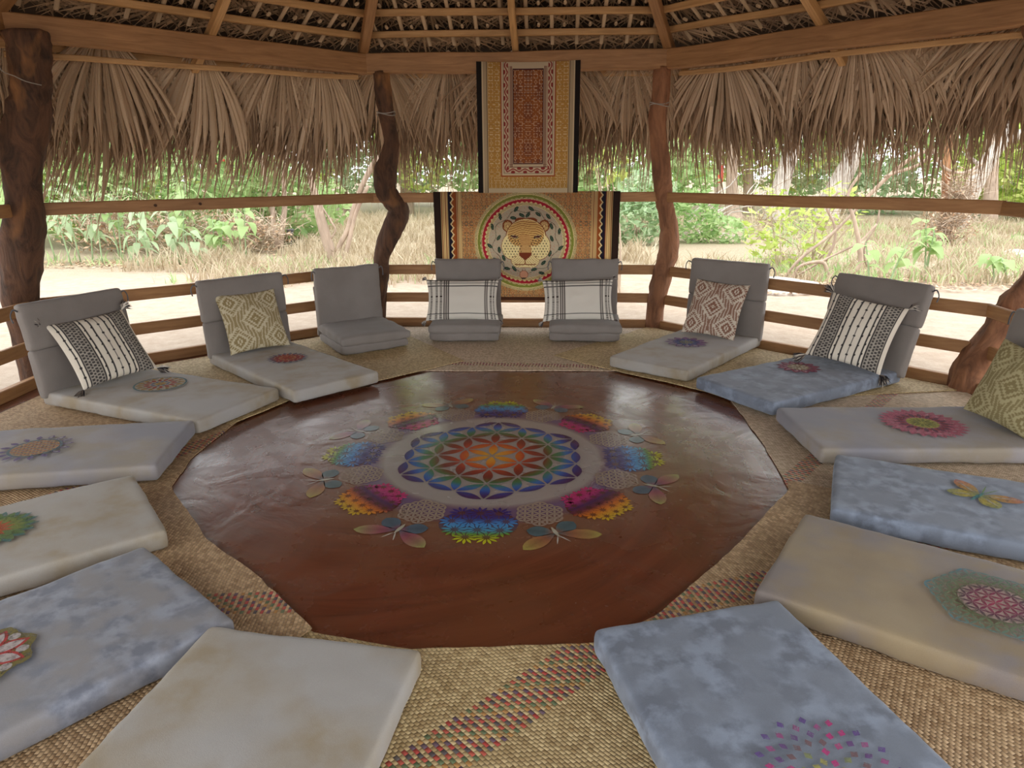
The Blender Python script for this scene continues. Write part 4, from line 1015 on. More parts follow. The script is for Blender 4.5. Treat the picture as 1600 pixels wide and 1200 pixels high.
pillow([.545, 2.62, .325, -1.60, .42, .035, .60, .36], pat_plaid, 'white lumbar pillow with black plaid lines, right of the pair', T=.06, tass=[srgb3(90, 80, 76), srgb3(170, 160, 150)], tl=.045, seed=4.9, group=GPL)
pillow([1.625, 2.335, .31, -2.139, .50, -.04, .44, .465], pat_ikat(srgb3(214, 200, 180), srgb3(140, 98, 78)), 'brown and cream diamond patterned pillow on chair with violet-blue flower print', seed=5.2, group=GPL)
pillow([2.35, 1.435, .335, -2.153, .62, -.146, .485, .49], pat_striped, 'cream pillow with black stripes and tassels on the light blue chair', tass=BW_T, seed=6.6, group=GPL)
pillow([2.68, .262, .31, -2.822, .32, -.109, .43, .42], pat_ikat(srgb3(182, 170, 128), srgb3(140, 126, 84)), 'olive diamond patterned pillow cut off at the right edge', seed=7.4, group=GPL)

# ------------------------------------------------------------------ embroidered hangings
def grid_cloth(name, w, h, nx, ny, colf, mat, parent, loc, bulge=0.006, seed=0.0, sag=0.0):
    gx_ = np.linspace(0, 1, nx+1); gy_ = np.linspace(0, 1, ny+1); U, Vv = np.meshgrid(gx_, gy_)
    C = colf(U, Vv).reshape(-1, 3)
    X = (U-.5)*w; Z = -Vv*h-sag*np.sin(U*PI)*(1-Vv)
    Y = bulge*np.sin(U*9+seed+Vv*2)*(.4+Vv)+bulge*.8*np.sin(Vv*7+seed*2+U*3)
    P = np.stack([X, Y, Z], -1).reshape(-1, 3); nn = nx+1
    I, J = np.meshgrid(np.arange(nx), np.arange(ny)); a = (J*nn+I).ravel(); F = np.stack([a, a+nn, a+nn+1, a+1], 1)
    return mesh_obj(name, P, F, mat, parent, smooth=True, colors=C, loc=loc)
def maze(x, y, s, w=.16):
    """mirrored stepped line labyrinth"""
    X = x/s; Y = y/s; ix = np.floor(X); iy = np.floor(Y); fx = np.abs((X % 1)-.5)*2; fy = np.abs((Y % 1)-.5)*2
    hsh = (np.sin(np.abs(ix)*12.9898+iy*78.233)*43758.5453) % 1
    d = np.maximum(fx, fy); e = np.abs(fx-fy)
    l1 = np.abs(d-.62) < w; l2 = (np.abs(fx-.0) < w*.8) & (fy > .6); l3 = (np.abs(fy-.0) < w*.8) & (fx > .6); l4 = np.abs(fx+fy-.55) < w*.8
    L = np.where(hsh < .35, l1 & (fx+fy > .75), np.where(hsh < .6, l2 | l4, np.where(hsh < .85, l3 | (l1 & (fx < .6)), l2 | l3)))
    return L.astype(float)
def cloth_tall(u, v):
    C = np.ones(u.shape+(3,))*srgb3(204, 184, 150)
    W_, H_ = .84, 1.03; x = (u-.5)*W_; y = v*H_; a = np.abs(u-.5)
    R = lambda m: m.astype(float)
    C = blend(C, R(a > .452), srgb3(24, 16, 14))
    for e in (.432, .418, .402): C = blend(C, R(np.abs(a-e) < .0025), srgb3(90, 66, 46))
    C = blend(C, R((a < .395) & (v < .965)), srgb3(184, 138, 70))
    gold = R((a < .395) & (a > .262) & (v < .965)) ; gold = np.maximum(gold, R((a < .395) & (v > .872) & (v < .965)))
    mz = np.where(v > .872, maze(x, y-.9, .036, .10), maze(np.abs(x)-.28, y, .050, .09))
    C = blend(C, gold*mz*.8, srgb3(226, 208, 168))
    C = blend(C, gold*R(((y*23) % 1) < .12)*.25, srgb3(120, 90, 50))
    inn = R((a < .262) & (v < .862)); C = blend(C, inn, srgb3(206, 186, 156))
    C = blend(C, R((np.abs(a-.264) < .004) & (v < .872)), srgb3(150, 52, 36)); C = blend(C, R((np.abs(v-.866) < .003) & (a < .266)), srgb3(150, 52, 36))
    C = blend(C, R((np.abs(a-.238) < .002) & (v < .845)), srgb3(80, 60, 50)); C = blend(C, R((np.abs(v-.845) < .0015) & (a < .238)), srgb3(80, 60, 50))
    # red vine chain
    def chain(s, t, pitch=.050, wd=.030):     # s along, t across (metres)
        ph = s/pitch*PI; st = np.abs(t-wd*.35*np.sin(ph)) < .0055
        lf = (((s % pitch)/pitch-.5)**2*3.2+((t+wd*.5*np.sign(np.sin(ph+.01)))/(wd*.62))**2) < .42
        return R(st | lf)
    m1 = chain(y, np.abs(x)-.180)*R((v < .835) & (a > .193) & (a < .236)); m2 = chain(x, y-.845)*R((a < .215) & (v > .798) & (v < .842))
    C = blend(C, np.maximum(m1, m2)*.95, srgb3(140, 26, 30))
    for e in (.186, .172, .158): C = blend(C, R((np.abs(a-e) < .003) & (v < .80) & (v > .03)), srgb3(120, 70, 60))
    for e in (.795, .775): C = blend(C, R((np.abs(v-e) < .0025) & (a < .186)), srgb3(110, 66, 56))
    cen = R((a < .145) & (v > .055) & (v < .765)); C = blend(C, cen, srgb3(148, 86, 42))
    C = blend(C, cen*R(np.sin(y*21)*np.cos(x*34) > .25)*.5, srgb3(112, 58, 44))
    C = blend(C, cen*maze(np.abs(x)+.008, y+.01, .046, .085)*.85, srgb3(218, 190, 160)); C = blend(C, cen*maze(np.abs(x)+.03, y+.03, .046, .05)*.7, srgb3(70, 52, 70))
    C = blend(C, R((np.abs(a-.147) < .004) & (v > .05) & (v < .77)), srgb3(70, 30, 40)); C = blend(C, R((np.abs(v-.768) < .004) & (a < .15)), srgb3(70, 30, 40)); C = blend(C, R((np.abs(v-.052) < .004) & (a < .15)), srgb3(70, 30, 40))
    return C
def cloth_cat(u, v):
    # pixel-like frame: X 0..1565, Y 0..930
    X = u*1565+35; Y = v*905+28; R = lambda m: np.asarray(m, float)
    C = np.ones(u.shape+(3,))*srgb3(176, 128, 78)
    mz = maze(np.abs(X-815), Y, 44, .10); mz2 = maze(np.abs(X-815)+20, Y+13, 30, .13); mz3 = maze(np.abs(X-815)+7, Y+9, 22, .14)
    C = blend(C, mz3*.6, srgb3(214, 186, 130)); C = blend(C, mz2*.75, srgb3(196, 104, 62)); C = blend(C, mz*.85, srgb3(62, 84, 78))
    a = np.abs(X-817)
    C = blend(C, R(a > 545), srgb3(222, 190, 130))
    for e in (552, 566, 580, 592, 668, 682, 700, 714): C = blend(C, R(np.abs(a-e) < 2.6), srgb3(120, 56, 34))
    C = blend(C, R((a > 598) & (a < 628)), srgb3(150, 76, 30)); C = blend(C, R((a >= 628) & (a < 662)), srgb3(26, 20, 36))
    zz = 628+11*(2*np.abs(((Y/58) % 1)-.5)*2-1); C = blend(C, R((np.abs(a-zz) < 5.5)), srgb3(228, 204, 150))
    C = blend(C, R(a > 722), srgb3(44, 26, 16))
    dx = X-812; dy = (Y-438)*1.06; r = np.hypot(dx, dy); th = np.arctan2(dy, dx)
    C = blend(C, R(r < 436), srgb3(222, 200, 146))
    for e in (430, 420, 380, 336, 326): C = blend(C, R(np.abs(r-e) < 2.2), srgb3(110, 96, 60))
    wv = 6*np.sin(th*56)
    C = blend(C, R((r > 386+wv*.3) & (r < 410)), srgb3(128, 132, 54)); C = blend(C, R((r > 347+wv) & (r < 372)), srgb3(168, 30, 48))
    C = blend(C, R(r < 318), srgb3(178, 164, 140))
    n1 = np.sin(X*.11+np.sin(Y*.07)*2)*np.sin(Y*.12+np.sin(X*.05)*2); C = blend(C, R((r < 316) & (np.abs(n1-.55) < .10))*.5, srgb3(180, 104, 88)); C = blend(C, R((r < 316) & (n1 < -.82))*.5, srgb3(190, 90, 80))
    def ell(cx, cy, rx, ry, rot=0.0):
        c, s = math.cos(rot), math.sin(rot); x = (X-cx)*c+(Y-cy)*s; y = -(X-cx)*s+(Y-cy)*c; return (x/rx)**2+(y/ry)**2
    # vine and leaves round the field
    C = blend(C, R((np.abs(r-272-16*np.sin(th*9)) < 2.4) & (Y < 700))*.9, srgb3(56, 60, 48))
    for (lx, ly, rot) in ((733,168,2.2),(597,230,1.4),(708,240,.1),(780,218,.5),(858,165,.6),(832,215,2.3),(918,210,.6),(1003,228,.9),(1030,308,1.2),(1098,350,1.7),(1034,410,1.2),(1110,488,2.4),(1020,535,1.9),(965,612,2.4),(530,312,1.4),(583,402,2.2),(505,470,.7),(586,503,1.5),(624,570,1.2),(553,585,.3),(652,660,.2),(715,662,.9),(886,668,2.9),(950,698,.2)):
        C = blend(C, R(ell(lx, ly, 27, 13, rot) < 1), srgb3(24, 52, 42)); C = blend(C, R(ell(lx, ly, 22, 1.6, rot) < 1), srgb3(110, 120, 90))
    # head
    brown = srgb3(122, 58, 22); fur = srgb3(226, 206, 150); ochre = srgb3(186, 134, 70)
    ears = np.minimum(ell(660, 305, 46, 50), ell(970, 305, 46, 50)); top = np.minimum(ell(775, 262, 55, 26), ell(855, 262, 55, 26))
    head = np.minimum.reduce([ell(815, 400, 165, 150), ell(705, 475, 96, 110), ell(925, 475, 96, 110), ell(810, 560, 120, 90), ell(760, 590, 70, 62), ell(860, 590, 70, 62)])
    C = blend(C, R(np.minimum(ears, top) < 1), brown); C = blend(C, R(np.minimum(ell(660, 308, 34, 38), ell(970, 308, 34, 38)) < 1), srgb3(206, 176, 120))
    er = np.minimum(ell(660, 308, 34, 38), ell(970, 308, 34, 38)); C = blend(C, R((np.abs((er*3) % 1-.5) < .16) & (er < 1)), brown)
    C = blend(C, R(head < 1.10), brown); C = blend(C, R(head < 1.0), fur)
    fore = R((ell(815, 375, 155, 118) < 1) & (Y < 470) & (head < 1)); C = blend(C, fore, srgb3(204, 164, 100))
    wav = np.sin((np.hypot(dx*.75, (Y-520))*.36)+1.5*np.sin(dx*.045)); C = blend(C, fore*R(wav > .35)*.8, brown)
    bridge = R((np.abs(dx+2) < 42+(Y-400)*.10) & (Y > 380) & (Y < 540)); C = blend(C, bridge*.9, srgb3(196, 150, 92)); C = blend(C, bridge*R(np.sin(X*.5)*np.sin(Y*.45) > .3)*.6, brown)
    # cheek spots
    sx = 25; px = ((X+13*(np.floor(Y/22) % 2)) % sx)-sx/2; py = (Y % 22)-11; spot = R(np.hypot(px, py) < 5.2)
    ck = R(((ell(700, 480, 84, 92) < 1) | (ell(928, 480, 84, 92) < 1)) & (Y > 402)); C = blend(C, ck*spot, srgb3(60, 44, 30))
    # whisker lines on the muzzle
    mz_ = R(((ell(755, 590, 66, 52) < 1) | (ell(862, 590, 66, 52) < 1)) & (Y > 540)); ph = np.hypot(np.abs(dx)-150, Y-500); C = blend(C, mz_*R(np.sin(ph*.42) > .55)*.85, srgb3(160, 110, 66))
    # nose, mouth, eyes
    nose = R((Y > 525) & (Y < 590) & (np.abs(X-810) < 54-(Y-548).clip(0)*1.15)); C = blend(C, nose, srgb3(112, 48, 24))
    C = blend(C, R((np.abs(X-808) < 3) & (Y > 580) & (Y < 625)), brown); C = blend(C, R((np.abs(Y-(628+.002*(np.abs(X-808)-45)**2*-1)) < 4) & (np.abs(X-808) < 92)), brown)
    for (ex, s) in ((717, 1), (915, -1)):
        C = blend(C, R(ell(ex, 394, 34, 14, .22*s) < 1), fur); C = blend(C, R(ell(ex, 394, 27, 9.5, .22*s) < 1), srgb3(70, 22, 26)); C = blend(C, R((np.abs(ell(ex, 394, 31, 13, .22*s)-1) < .2)), srgb3(40, 26, 20))
    # small pot motif under the chin
    C = blend(C, R(ell(797, 712, 36, 34) < 1), srgb3(206, 150, 120)); C = blend(C, R(np.abs(ell(797, 712, 36, 34)-1) < .12), brown); C = blend(C, R(ell(797, 744, 20, 7) < 1), srgb3(30, 30, 30))
    C = blend(C, R(np.abs(ell(797, 670, 14, 9)-1) < .3), brown)
    # lower border of the field
    C = blend(C, R(Y > 906), srgb3(80, 46, 28))
    return C
h1 = empty('tall_wall_hanging', (.112, 2.955, 2.225)); tag(h1, 'tall narrow embroidered cloth with a rust centre panel hanging from the beam', 'wall hanging')
grid_cloth('embroidered_cloth', .85, 1.035, 230, 290, cloth_tall, M['textile'], h1, (0, 0, 0), .004, 1.0, sag=.012)
h2 = empty('cat_wall_hanging', (.096, 2.992, 1.198)); tag(h2, 'wide embroidered cloth with a spotted big-cat face draped over the top rail', 'wall hanging')
grid_cloth('embroidered_cloth', 1.615, .945, 400, 235, cloth_cat, M['textile'], h2, (0, 0, 0), .005, 2.0)
dark = lambda u, v: np.ones(u.shape+(3,))*srgb3(150, 116, 84)
grid_cloth('rear_flap', 1.63, .28, 20, 6, dark, M['textile'], h2, (0, .075, 0), .003, 3.0)
grid_cloth('top_fold', 1.615, .075, 20, 2, dark, M['textile'], h2, (0, 0, 0), 0.0).rotation_euler = (PI/2, 0, 0)

# ------------------------------------------------------------------ garden beyond the railing
def leaf_cloud(blobs, n, size, seed=0, flat=0.5, droop=0.3, asp=.42):
    """n diamond leaves spread through ellipsoids (cx,cy,cz,rx,ry,rz)"""
    R_ = np.random.RandomState(seed); vol = np.array([b[3]*b[4]*b[5] for b in blobs]); pick = R_.choice(len(blobs), n, p=vol/vol.sum()); B = np.array(blobs)[pick]
    d = R_.normal(size=(n, 3)); d /= np.linalg.norm(d, axis=1)[:, None]; rr = R_.uniform(0.35, 1, n)**.5
    P = B[:, :3]+d*rr[:, None]*B[:, 3:]
    ax = R_.normal(size=(n, 3)); ax[:, 2] = ax[:, 2]*flat-droop; ax /= np.linalg.norm(ax, axis=1)[:, None]
    up = R_.normal(size=(n, 3)); up[:, 2] += 1.2; sd = np.cross(ax, up); sd /= np.linalg.norm(sd, axis=1)[:, None]
    s = size*R_.uniform(.6, 1.4, n)[:, None]
    V = np.stack([P-ax*s*.5, P+sd*s*asp*.5, P+ax*s*.5, P-sd*s*asp*.5], 1).reshape(-1, 3)
    return V, np.arange(n*4).reshape(-1, 4)
def twig_cloud(blobs, n, L, seed=0, w=.006):
    R_ = np.random.RandomState(seed); B = np.array(blobs)[R_.choice(len(blobs), n)]
    d = R_.normal(size=(n, 3)); d /= np.linalg.norm(d, axis=1)[:, None]; P = B[:, :3]+d*R_.uniform(0, 1, n)[:, None]*B[:, 3:]
    ax = R_.normal(size=(n, 3)); ax[:, 2] = np.abs(ax[:, 2])*.8; ax /= np.linalg.norm(ax, axis=1)[:, None]; sd = np.cross(ax, R_.normal(size=(n, 3))); sd /= np.linalg.norm(sd, axis=1)[:, None]
    l = L*R_.uniform(.4, 1.3, n)[:, None]; m = P+ax*l*.5+R_.normal(size=(n, 3))*L*.06
    V = np.stack([P-sd*w, P+sd*w, m+sd*w*.8, m-sd*w*.8, P+ax*l+sd*w*.3, P+ax*l-sd*w*.3], 1).reshape(-1, 3); b = np.arange(n)[:, None]*6
    F = np.concatenate([b+np.array([[0, 1, 2, 3]]), b+np.array([[3, 2, 4, 5]])]); return V, F

def bush(loc, blobs, n, size, mat, label, seed, stems=6, cat='bush', group=None, name='leafy_bush', twigs=0):
    o = empty(name, loc); tag(o, label, cat, group)
    V, F = leaf_cloud(blobs, n, size, seed); f = mesh_obj('foliage', V, F, M[mat], o); tag(f, kind='stuff')
    r = random.Random(seed); mb = MB()
    for k in range(stems):
        b = r.choice(blobs); tx, ty, tz = b[0]+r.uniform(-.6, .6)*b[3], b[1]+r.uniform(-.6, .6)*b[4], b[2]+r.uniform(-.2, .8)*b[5]
        v, f_ = tube([(b[0]*.4+r.uniform(-.05, .05), b[1]*.4, -.02, .014), ((b[0]*.4+tx)/2+r.uniform(-.05, .05), ty/2, tz*.5, .011), (tx, ty, tz, .005)], 5, 2); mb.add(v, f_)
    if stems: mb.build('stems', M['twig'], o)
    if twigs:
        V, F = twig_cloud(blobs, twigs, .3, seed+5); t = mesh_obj('dry_stalks', V, F, M['twig'], o); tag(t, kind='stuff')
    return o

# left: broad lance-leaved plants (each big leaf a part)
def lance_leaf(L=.3, W=.07):
    V = []; F = []; n = 6
    for i in range(n+1):
        t = i/n; w = W*math.sin(PI*t**.8)**.9 if 0 < t < 1 else 0.001; z = .05*math.sin(t*PI)-.16*t*t*L/.3
        V += [(t*L, -w, z+.012), (t*L, 0, z), (t*L, w, z+.012)]
    for i in range(n): F += [(3*i, 3*i+3, 3*i+4, 3*i+1), (3*i+1, 3*i+4, 3*i+5, 3*i+2)]
    return V, F
V, F = lance_leaf(); _o = mesh_obj('leaf', V, F, M['foliage_pale'], smooth=True); LANCE = _o.data; bpy.data.objects.remove(_o)
V, F = lance_leaf(.26, .085); _o = mesh_obj('leaf', V, F, M['foliage'], smooth=True); LANCE2 = _o.data; bpy.data.objects.remove(_o)
def lance_plant(loc, stems, label, seed, hgt=(1.0, 1.7), me=None, spread=.5, group='broad-leaved plants outside'):
    r = random.Random(seed); o = empty('broad_leaf_plant', loc); tag(o, label, 'plant', group)
    for s in range(stems):
        bx, by = r.uniform(-spread, spread), r.uniform(-spread*.5, spread*.5); h = r.uniform(*hgt); lx, ly = r.uniform(-.2, .2), r.uniform(-.2, .1)
        path = [(bx, by, -.02, .014), (bx+lx*.4, by+ly*.4, h*.5, .011), (bx+lx, by+ly, h, .006)]
        v, f = tube(path, 6, 3); mesh_obj('stem', v, f, M['foliage_pale'], o, smooth=True)
        nl = int(4+h*5)
        for k in range(nl):
            t = .35+.65*(k+1)/nl; z = h*t; x = bx+lx*t; y = by+ly*t
            lf = bpy.data.objects.new('leaf', me or LANCE); COL.objects.link(lf); lf.parent = o
            lf.location = (x, y, z); lf.rotation_euler = (r.uniform(-.3, .3), r.uniform(-.35, .45), k*2.4+r.uniform(-.4, .4)); q = r.uniform(.7, 1.15); lf.scale = (q, q, q)
    return o
lance_plant((-7.3, 8.2, -.12), 5, 'broad-leaved green plant close to the dark left post', 1, (.9, 1.5), spread=.6)
lance_plant((-5.9, 7.9, -.12), 4, 'low broad-leaved green plant with a single upright shoot, left of the dry brush', 2, (.5, .95), spread=.5)
lance_plant((-5.2, 8.6, -.12), 5, 'broad-leaved green plant at the edge of the dry grass', 3, (.5, 1.0), LANCE2, spread=.5)
lance_plant((-8.6, 8.6, -.12), 4, 'broad-leaved green plant at the far left edge behind the post', 4, (.9, 1.6), LANCE2, spread=.6)
lance_plant((-6.6, 8.9, -.12), 6, 'tall broad-leaved green plants rising behind the dry brush', 8, (1.0, 1.7), LANCE2, spread=.8)
lance_plant((4.6, 5.9, -.12), 2, 'young green plant growing before the curling vines', 5, (.35, .6), LANCE2, spread=.25)
lance_plant((5.75, 7.4, -.12), 3, 'bushy green seedling in the leaf litter behind the leaning backrest', 6, (.4, .85), LANCE2, spread=.3)
lance_plant((6.6, 6.6, -.12), 3, 'low green seedling near the right edge post', 7, (.2, .4), LANCE2, spread=.35)
bush((-6.6, 9.6, -.12), [(0, 0, .45, 1.7, .6, .55), (-1.5, .3, .5, 1.2, .6, .6), (1.4, .2, .35, .8, .5, .4)], 1700, .085, 'litter', 'brown dry brush behind the broad-leaved plants', 11, 8, 'brush', None, 'dry_brush', 2600)
bush((-7.0, 11.0, -.12), [(0, 0, 1.2, 2.6, 1.0, 1.1), (-2.6, 0, 1.4, 1.6, 1, 1.3), (2.0, .5, .8, 1.2, .8, .7)], 5200, .26, 'foliage', 'dense bright green thicket at the left behind the plants', 12, 10)
bush((-10.4, 12.5, -.12), [(0, 0, 1.8, 2.2, 1.5, 1.8)], 3400, .28, 'foliage_yellow', 'yellow-green bush at the far left edge', 13, 8)
bush((1.95, 11.0, -.12), [(0, 0, .55, .75, .5, .55), (.3, .3, 1.0, .6, .5, .5)], 1500, .17, 'foliage_pale', 'pale green bush left of the reddish post', 14, 8)
bush((3.25, 11.6, -.12), [(0, 0, .5, .6, .5, .6), (.7, 0, .25, .5, .4, .3)], 1100, .15, 'foliage', 'small green bush just right of the reddish post', 15, 6)
bush((2.2, 13.5, -.12), [(0, 0, 1.3, 2.0, .8, .9), (-1.8, .6, 1.8, 1.4, .8, 1.0)], 3200, .26, 'foliage', 'green shrub with large leaves behind the tall hanging', 16, 8)
bush((4.0, 7.6, -.12), [(0, 0, .5, .55, .4, .6), (-.4, .3, .7, .4, .3, .6), (.6, 0, .9, .4, .3, .4)], 520, .13, 'foliage_yellow', 'thin yellow-green shrub tangled with the curling vines', 17, 10, twigs=260)
bush((8.2, 11.3, -.12), [(0, 0, .4, .6, .4, .5), (.1, 0, .9, .35, .3, .6)], 700, .08, 'litter', 'withered brown shrub around the reddish stump', 18, 10, 'brush', None, 'dry_brush', 1500)
bush((13.6, 17.5, -.12), [(0, 0, 1.4, 2.4, 1.2, 1.3), (2.6, .4, 1.6, 1.6, 1.0, 1.5)], 4600, .28, 'foliage_yellow', 'bright yellow-green hedge at the right edge', 19, 10)

# backdrop forest
def forest_mesh(seed, mat):
    r = random.Random(seed); blobs = [(r.uniform(-1.6, 1.6), r.uniform(-.9, .9), r.uniform(.7, 5.2), r.uniform(.8, 1.5), r.uniform(.6, 1.1), r.uniform(.5, 1.1)) for _ in range(11)]
    V, F = leaf_cloud(blobs, 3600, .30, seed); o = mesh_obj('foliage', V, F, M[mat]); me = o.data; bpy.data.objects.remove(o)
    tv, tf = tube([(0, 0, -.1, .14), (r.uniform(-.2, .2), 0, 1.6, .11), (r.uniform(-.4, .4), .1, 3.4, .08), (r.uniform(-.5, .5), 0, 5.5, .03)], 8, 3); o = mesh_obj('trunk', tv, tf, M['bark_tan'], smooth=True); mt_ = o.data; bpy.data.objects.remove(o)
    return me, mt_
FM = [(*forest_mesh(50+i, m), w) for i, (m, w) in enumerate((('foliage', 'mid green'), ('foliage_yellow', 'yellow-green'), ('foliage_pale', 'pale greyish green'), ('foliage', 'mid green'), ('foliage_pale', 'pale greyish green')))]
fr = random.Random(99)
k = 0
for row, (Y, cnt, half) in enumerate(((19.5, 12, 17), (25, 14, 23))):
    for i in range(cnt):
        x = -half+2*half*(i+.5)/cnt+fr.uniform(-.8, .8); me, mt_, w_ = FM[fr.randrange(len(FM))]
        o = empty('forest_tree', (x, Y+fr.uniform(-.9, .9), -.05), fr.uniform(0, 6.28)); q = fr.uniform(.85, 1.25); o.scale = (q, q, q)
        tag(o, '%s leafy tree in the forest backdrop beyond the clearing' % w_, 'tree', '%s trees of the forest backdrop' % w_)
        for nm, m_ in (('foliage', me), ('trunk', mt_)):
            c = bpy.data.objects.new(nm, m_); COL.objects.link(c); c.parent = o
            if nm == 'foliage': c['kind'] = 'stuff'
        k += 1

bush((1.35, 5.3, -.12), [(-.35, 0, 1.55, .28, .25, .22), (.32, -.2, 1.85, .2, .2, .25), (-.55, .1, 2.1, .3, .25, .3)], 75, .19, 'foliage_yellow', 'slender sapling with few large yellow-green leaves beside the reddish post', 31, 4, 'sapling', None, 'leafy_sapling')
# individual trees and vines
TREES = {
 'forked_tree': ('pale forked sapling with two stems in the dry grass', 'bark_tan', [
   [(-5.064,10.5,-.165,.064),(-5.124,10.5,.234,.05),(-5.108,10.5,.723,.05),(-5.182,10.5,1.202,.037),(-5.24,10.5,1.787,.037),(-5.3,10.5,2.6,.03)],
   [(-5.048,10.5,-.14,.064),(-4.95,10.5,.295,.057),(-4.854,10.5,.722,.05),(-4.817,10.5,1.319,.037),(-4.669,10.5,1.899,.036),(-4.6,10.5,2.7,.03)]]),
 'leaning_tree': ('small many-stemmed tree leaning apart, left of the crooked post', 'bark_tan', [
   [(-3.318,8.4,-.16,.086),(-3.4,8.4,.202,.086),(-3.477,8.4,.568,.085),(-3.516,8.4,.845,.074),(-3.576,8.4,1.129,.052),(-3.623,8.4,1.527,.041),(-3.66,8.4,2.4,.03)],
   [(-3.295,8.4,-.15,.043),(-3.209,8.4,.149,.043),(-3.048,8.4,.411,.042),(-2.914,8.4,.772,.042),(-2.726,8.4,1.175,.042),(-2.528,8.4,1.472,.052),(-2.363,8.4,1.617,.051),(-1.9,8.4,2.2,.04)],
   [(-3.176,8.4,-.15,.038),(-3.028,8.4,.255,.037),(-2.94,8.4,.567,.037),(-2.8,8.4,.874,.037),(-2.656,8.4,1.125,.031)],
   [(-3.46,8.4,.819,.016),(-3.314,8.4,.56,.016),(-3.251,8.4,.403,.016),(-3.373,8.4,.245,.016)]]),
 'slim_tree': ('slim grey trunk just left of the ridged brown trunk', 'bark_tan', [[(5.381,18.5,-.175,.096),(5.294,18.5,.661,.076),(5.257,18.5,1.566,.075),(5.192,18.5,3.4,.074)]]),
 'straight_tree': ('straight brown trunk in the clearing right of the reddish post', 'bark_tan', [[(5.546,17.5,-.103,.36),(5.50,17.5,.2,.22),(5.44,17.5,.693,.163),(5.399,17.5,1.557,.152),(5.368,17.5,3.4,.14)]]),
 'slanting_tree': ('pale trunk slanting right, left one of two beyond the vines', 'bark_pale', [[(6.214,16.0,-.112,.289),(6.274,16.0,.578,.252),(6.409,16.0,1.3,.216),(6.525,16.0,2.005,.197),(6.58,16.0,3.4,.178)]]),
 'grey_tree': ('pale grey trunk slanting right, right one of two beyond the vines', 'bark_pale', [[(7.932,17.0,-.123,.356),(8.056,17.0,.531,.299),(8.31,17.0,1.204,.261),(8.486,17.0,1.781,.224),(8.7,17.0,3.4,.204)]]),
 'curved_tree': ('pale smooth tree curving up to the right edge', 'bark_pale', [
   [(9.876,14.0,-.16,.22),(9.876,14.0,.069,.21),(9.987,14.0,.65,.193),(10.197,14.0,1.288,.176),(10.513,14.0,1.841,.131),(11.086,14.0,2.109,.115),(12.2,14,2.4,.1)],
   [(10.249,14.0,1.386,.117),(10.442,14.0,1.841,.102),(10.627,14.0,2.316,.101),(10.932,14.0,2.846,.085)],
   [(10.217,14.0,1.33,.044),(9.944,14.0,1.499,.044),(9.819,14.0,1.638,.044),(9.816,14.0,2.187,.043)]]),
 'dark_tree': ('upright grey-brown trunk before the yellow-green hedge', 'bark_tan', [[(12.012,16.4,-.151,.2),(11.896,16.4,.707,.172),(11.742,16.4,1.668,.153),(11.581,16.4,3.4,.13)]]),
 'stump_tree': ('reddish trunk wrapped in withered shrub', 'bark_red', [[(8.333,11.5,-.219,.143),(8.233,11.5,.137,.116),(8.183,11.5,.637,.089),(8.058,11.5,1.487,.075),(8.0,11.5,2.6,.06)]]),
}
for nm, (lab, mt, paths) in TREES.items():
    b = paths[0][0]; o = empty('tree', (b[0], b[1], -.12)); tag(o, lab, 'tree', 'single trees outside')
    for q, pth in enumerate(paths):
        v, f = tube([(p[0]-b[0], p[1]-b[1], p[2]+.12, p[3]) for p in pth], 12, 4, .12, seed=q+b[0]); mesh_obj('trunk' if q == 0 else 'branch', v, f, M[mt], o, smooth=True)
VINES = [
 [(3.616,6.8,-.13,.027),(3.809,6.8,.147,.027),(4.203,6.8,.498,.027),(4.5,6.8,.841,.026),(4.789,6.8,1.193,.035),(5.081,6.8,1.462,.034),(5.356,6.8,1.606,.025)],
 [(3.662,6.6,-.13,.027),(3.75,6.6,.076,.026),(4.046,6.6,.128,.035),(4.165,6.6,-.064,.035),(4.332,6.6,-.09,.035),(4.549,6.6,.086,.044),(4.498,6.6,.388,.043),(4.398,6.6,.685,.034),(4.268,6.6,1.019,.026),(4.395,6.6,1.304,.025)],
 [(4.202,6.9,.108,.027),(4.291,6.9,.375,.027),(4.251,6.9,.62,.022),(4.124,6.9,.863,.022),(4.255,6.9,1.05,.018)],
 [(4.995,7.2,-.12,.014),(4.869,7.2,.098,.017),(4.854,7.2,.326,.017),(4.967,7.2,.597,.018),(4.972,7.2,.862,.014)],
 [(3.707,6.7,-.1,.018),(4.122,6.7,.16,.018),(4.524,6.7,.378,.018),(4.743,6.7,.635,.017)],
 [(4.75,6.7,1.25,.022),(4.891,6.7,1.30,.026),(5.205,6.7,1.42,.025),(5.327,6.7,1.60,.025)],
 [(5.311,6.7,1.59,.025),(5.503,6.7,1.362,.025),(5.761,6.7,1.296,.025),(6.0,6.7,1.416,.025)]]
o = empty('climbing_vine', (3.7, 6.7, -.12)); tag(o, 'bare curling vine stems rising behind the right-hand chairs', 'vine')
for pth in VINES:
    v, f = tube([(p[0]-3.7, p[1]-6.7, p[2]+.12, p[3]*.8) for p in pth], 8, 5, .15); mesh_obj('vine_stem', v, f, M['bark_tan'], o, smooth=True)
# thin bare branches left of the straight trunk
o = empty('dead_branch', (3.6, 13, -.1)); tag(o, 'tangle of thin bare grey branches right of the reddish post', 'branch')
r = random.Random(5)
for q in range(9):
    x, z = r.uniform(-.4, .4), r.uniform(0, .6); pth = [(x, 0, z-.1, .022)]
    for s in range(4): x += r.uniform(.25, .6); z += r.uniform(-.05, .45); pth.append((x, r.uniform(-.2, .2), z, .018-.003*s))
    v, f = tube(pth, 6, 3); mesh_obj('branch', v, f, M['bark_pale'], o, smooth=True)

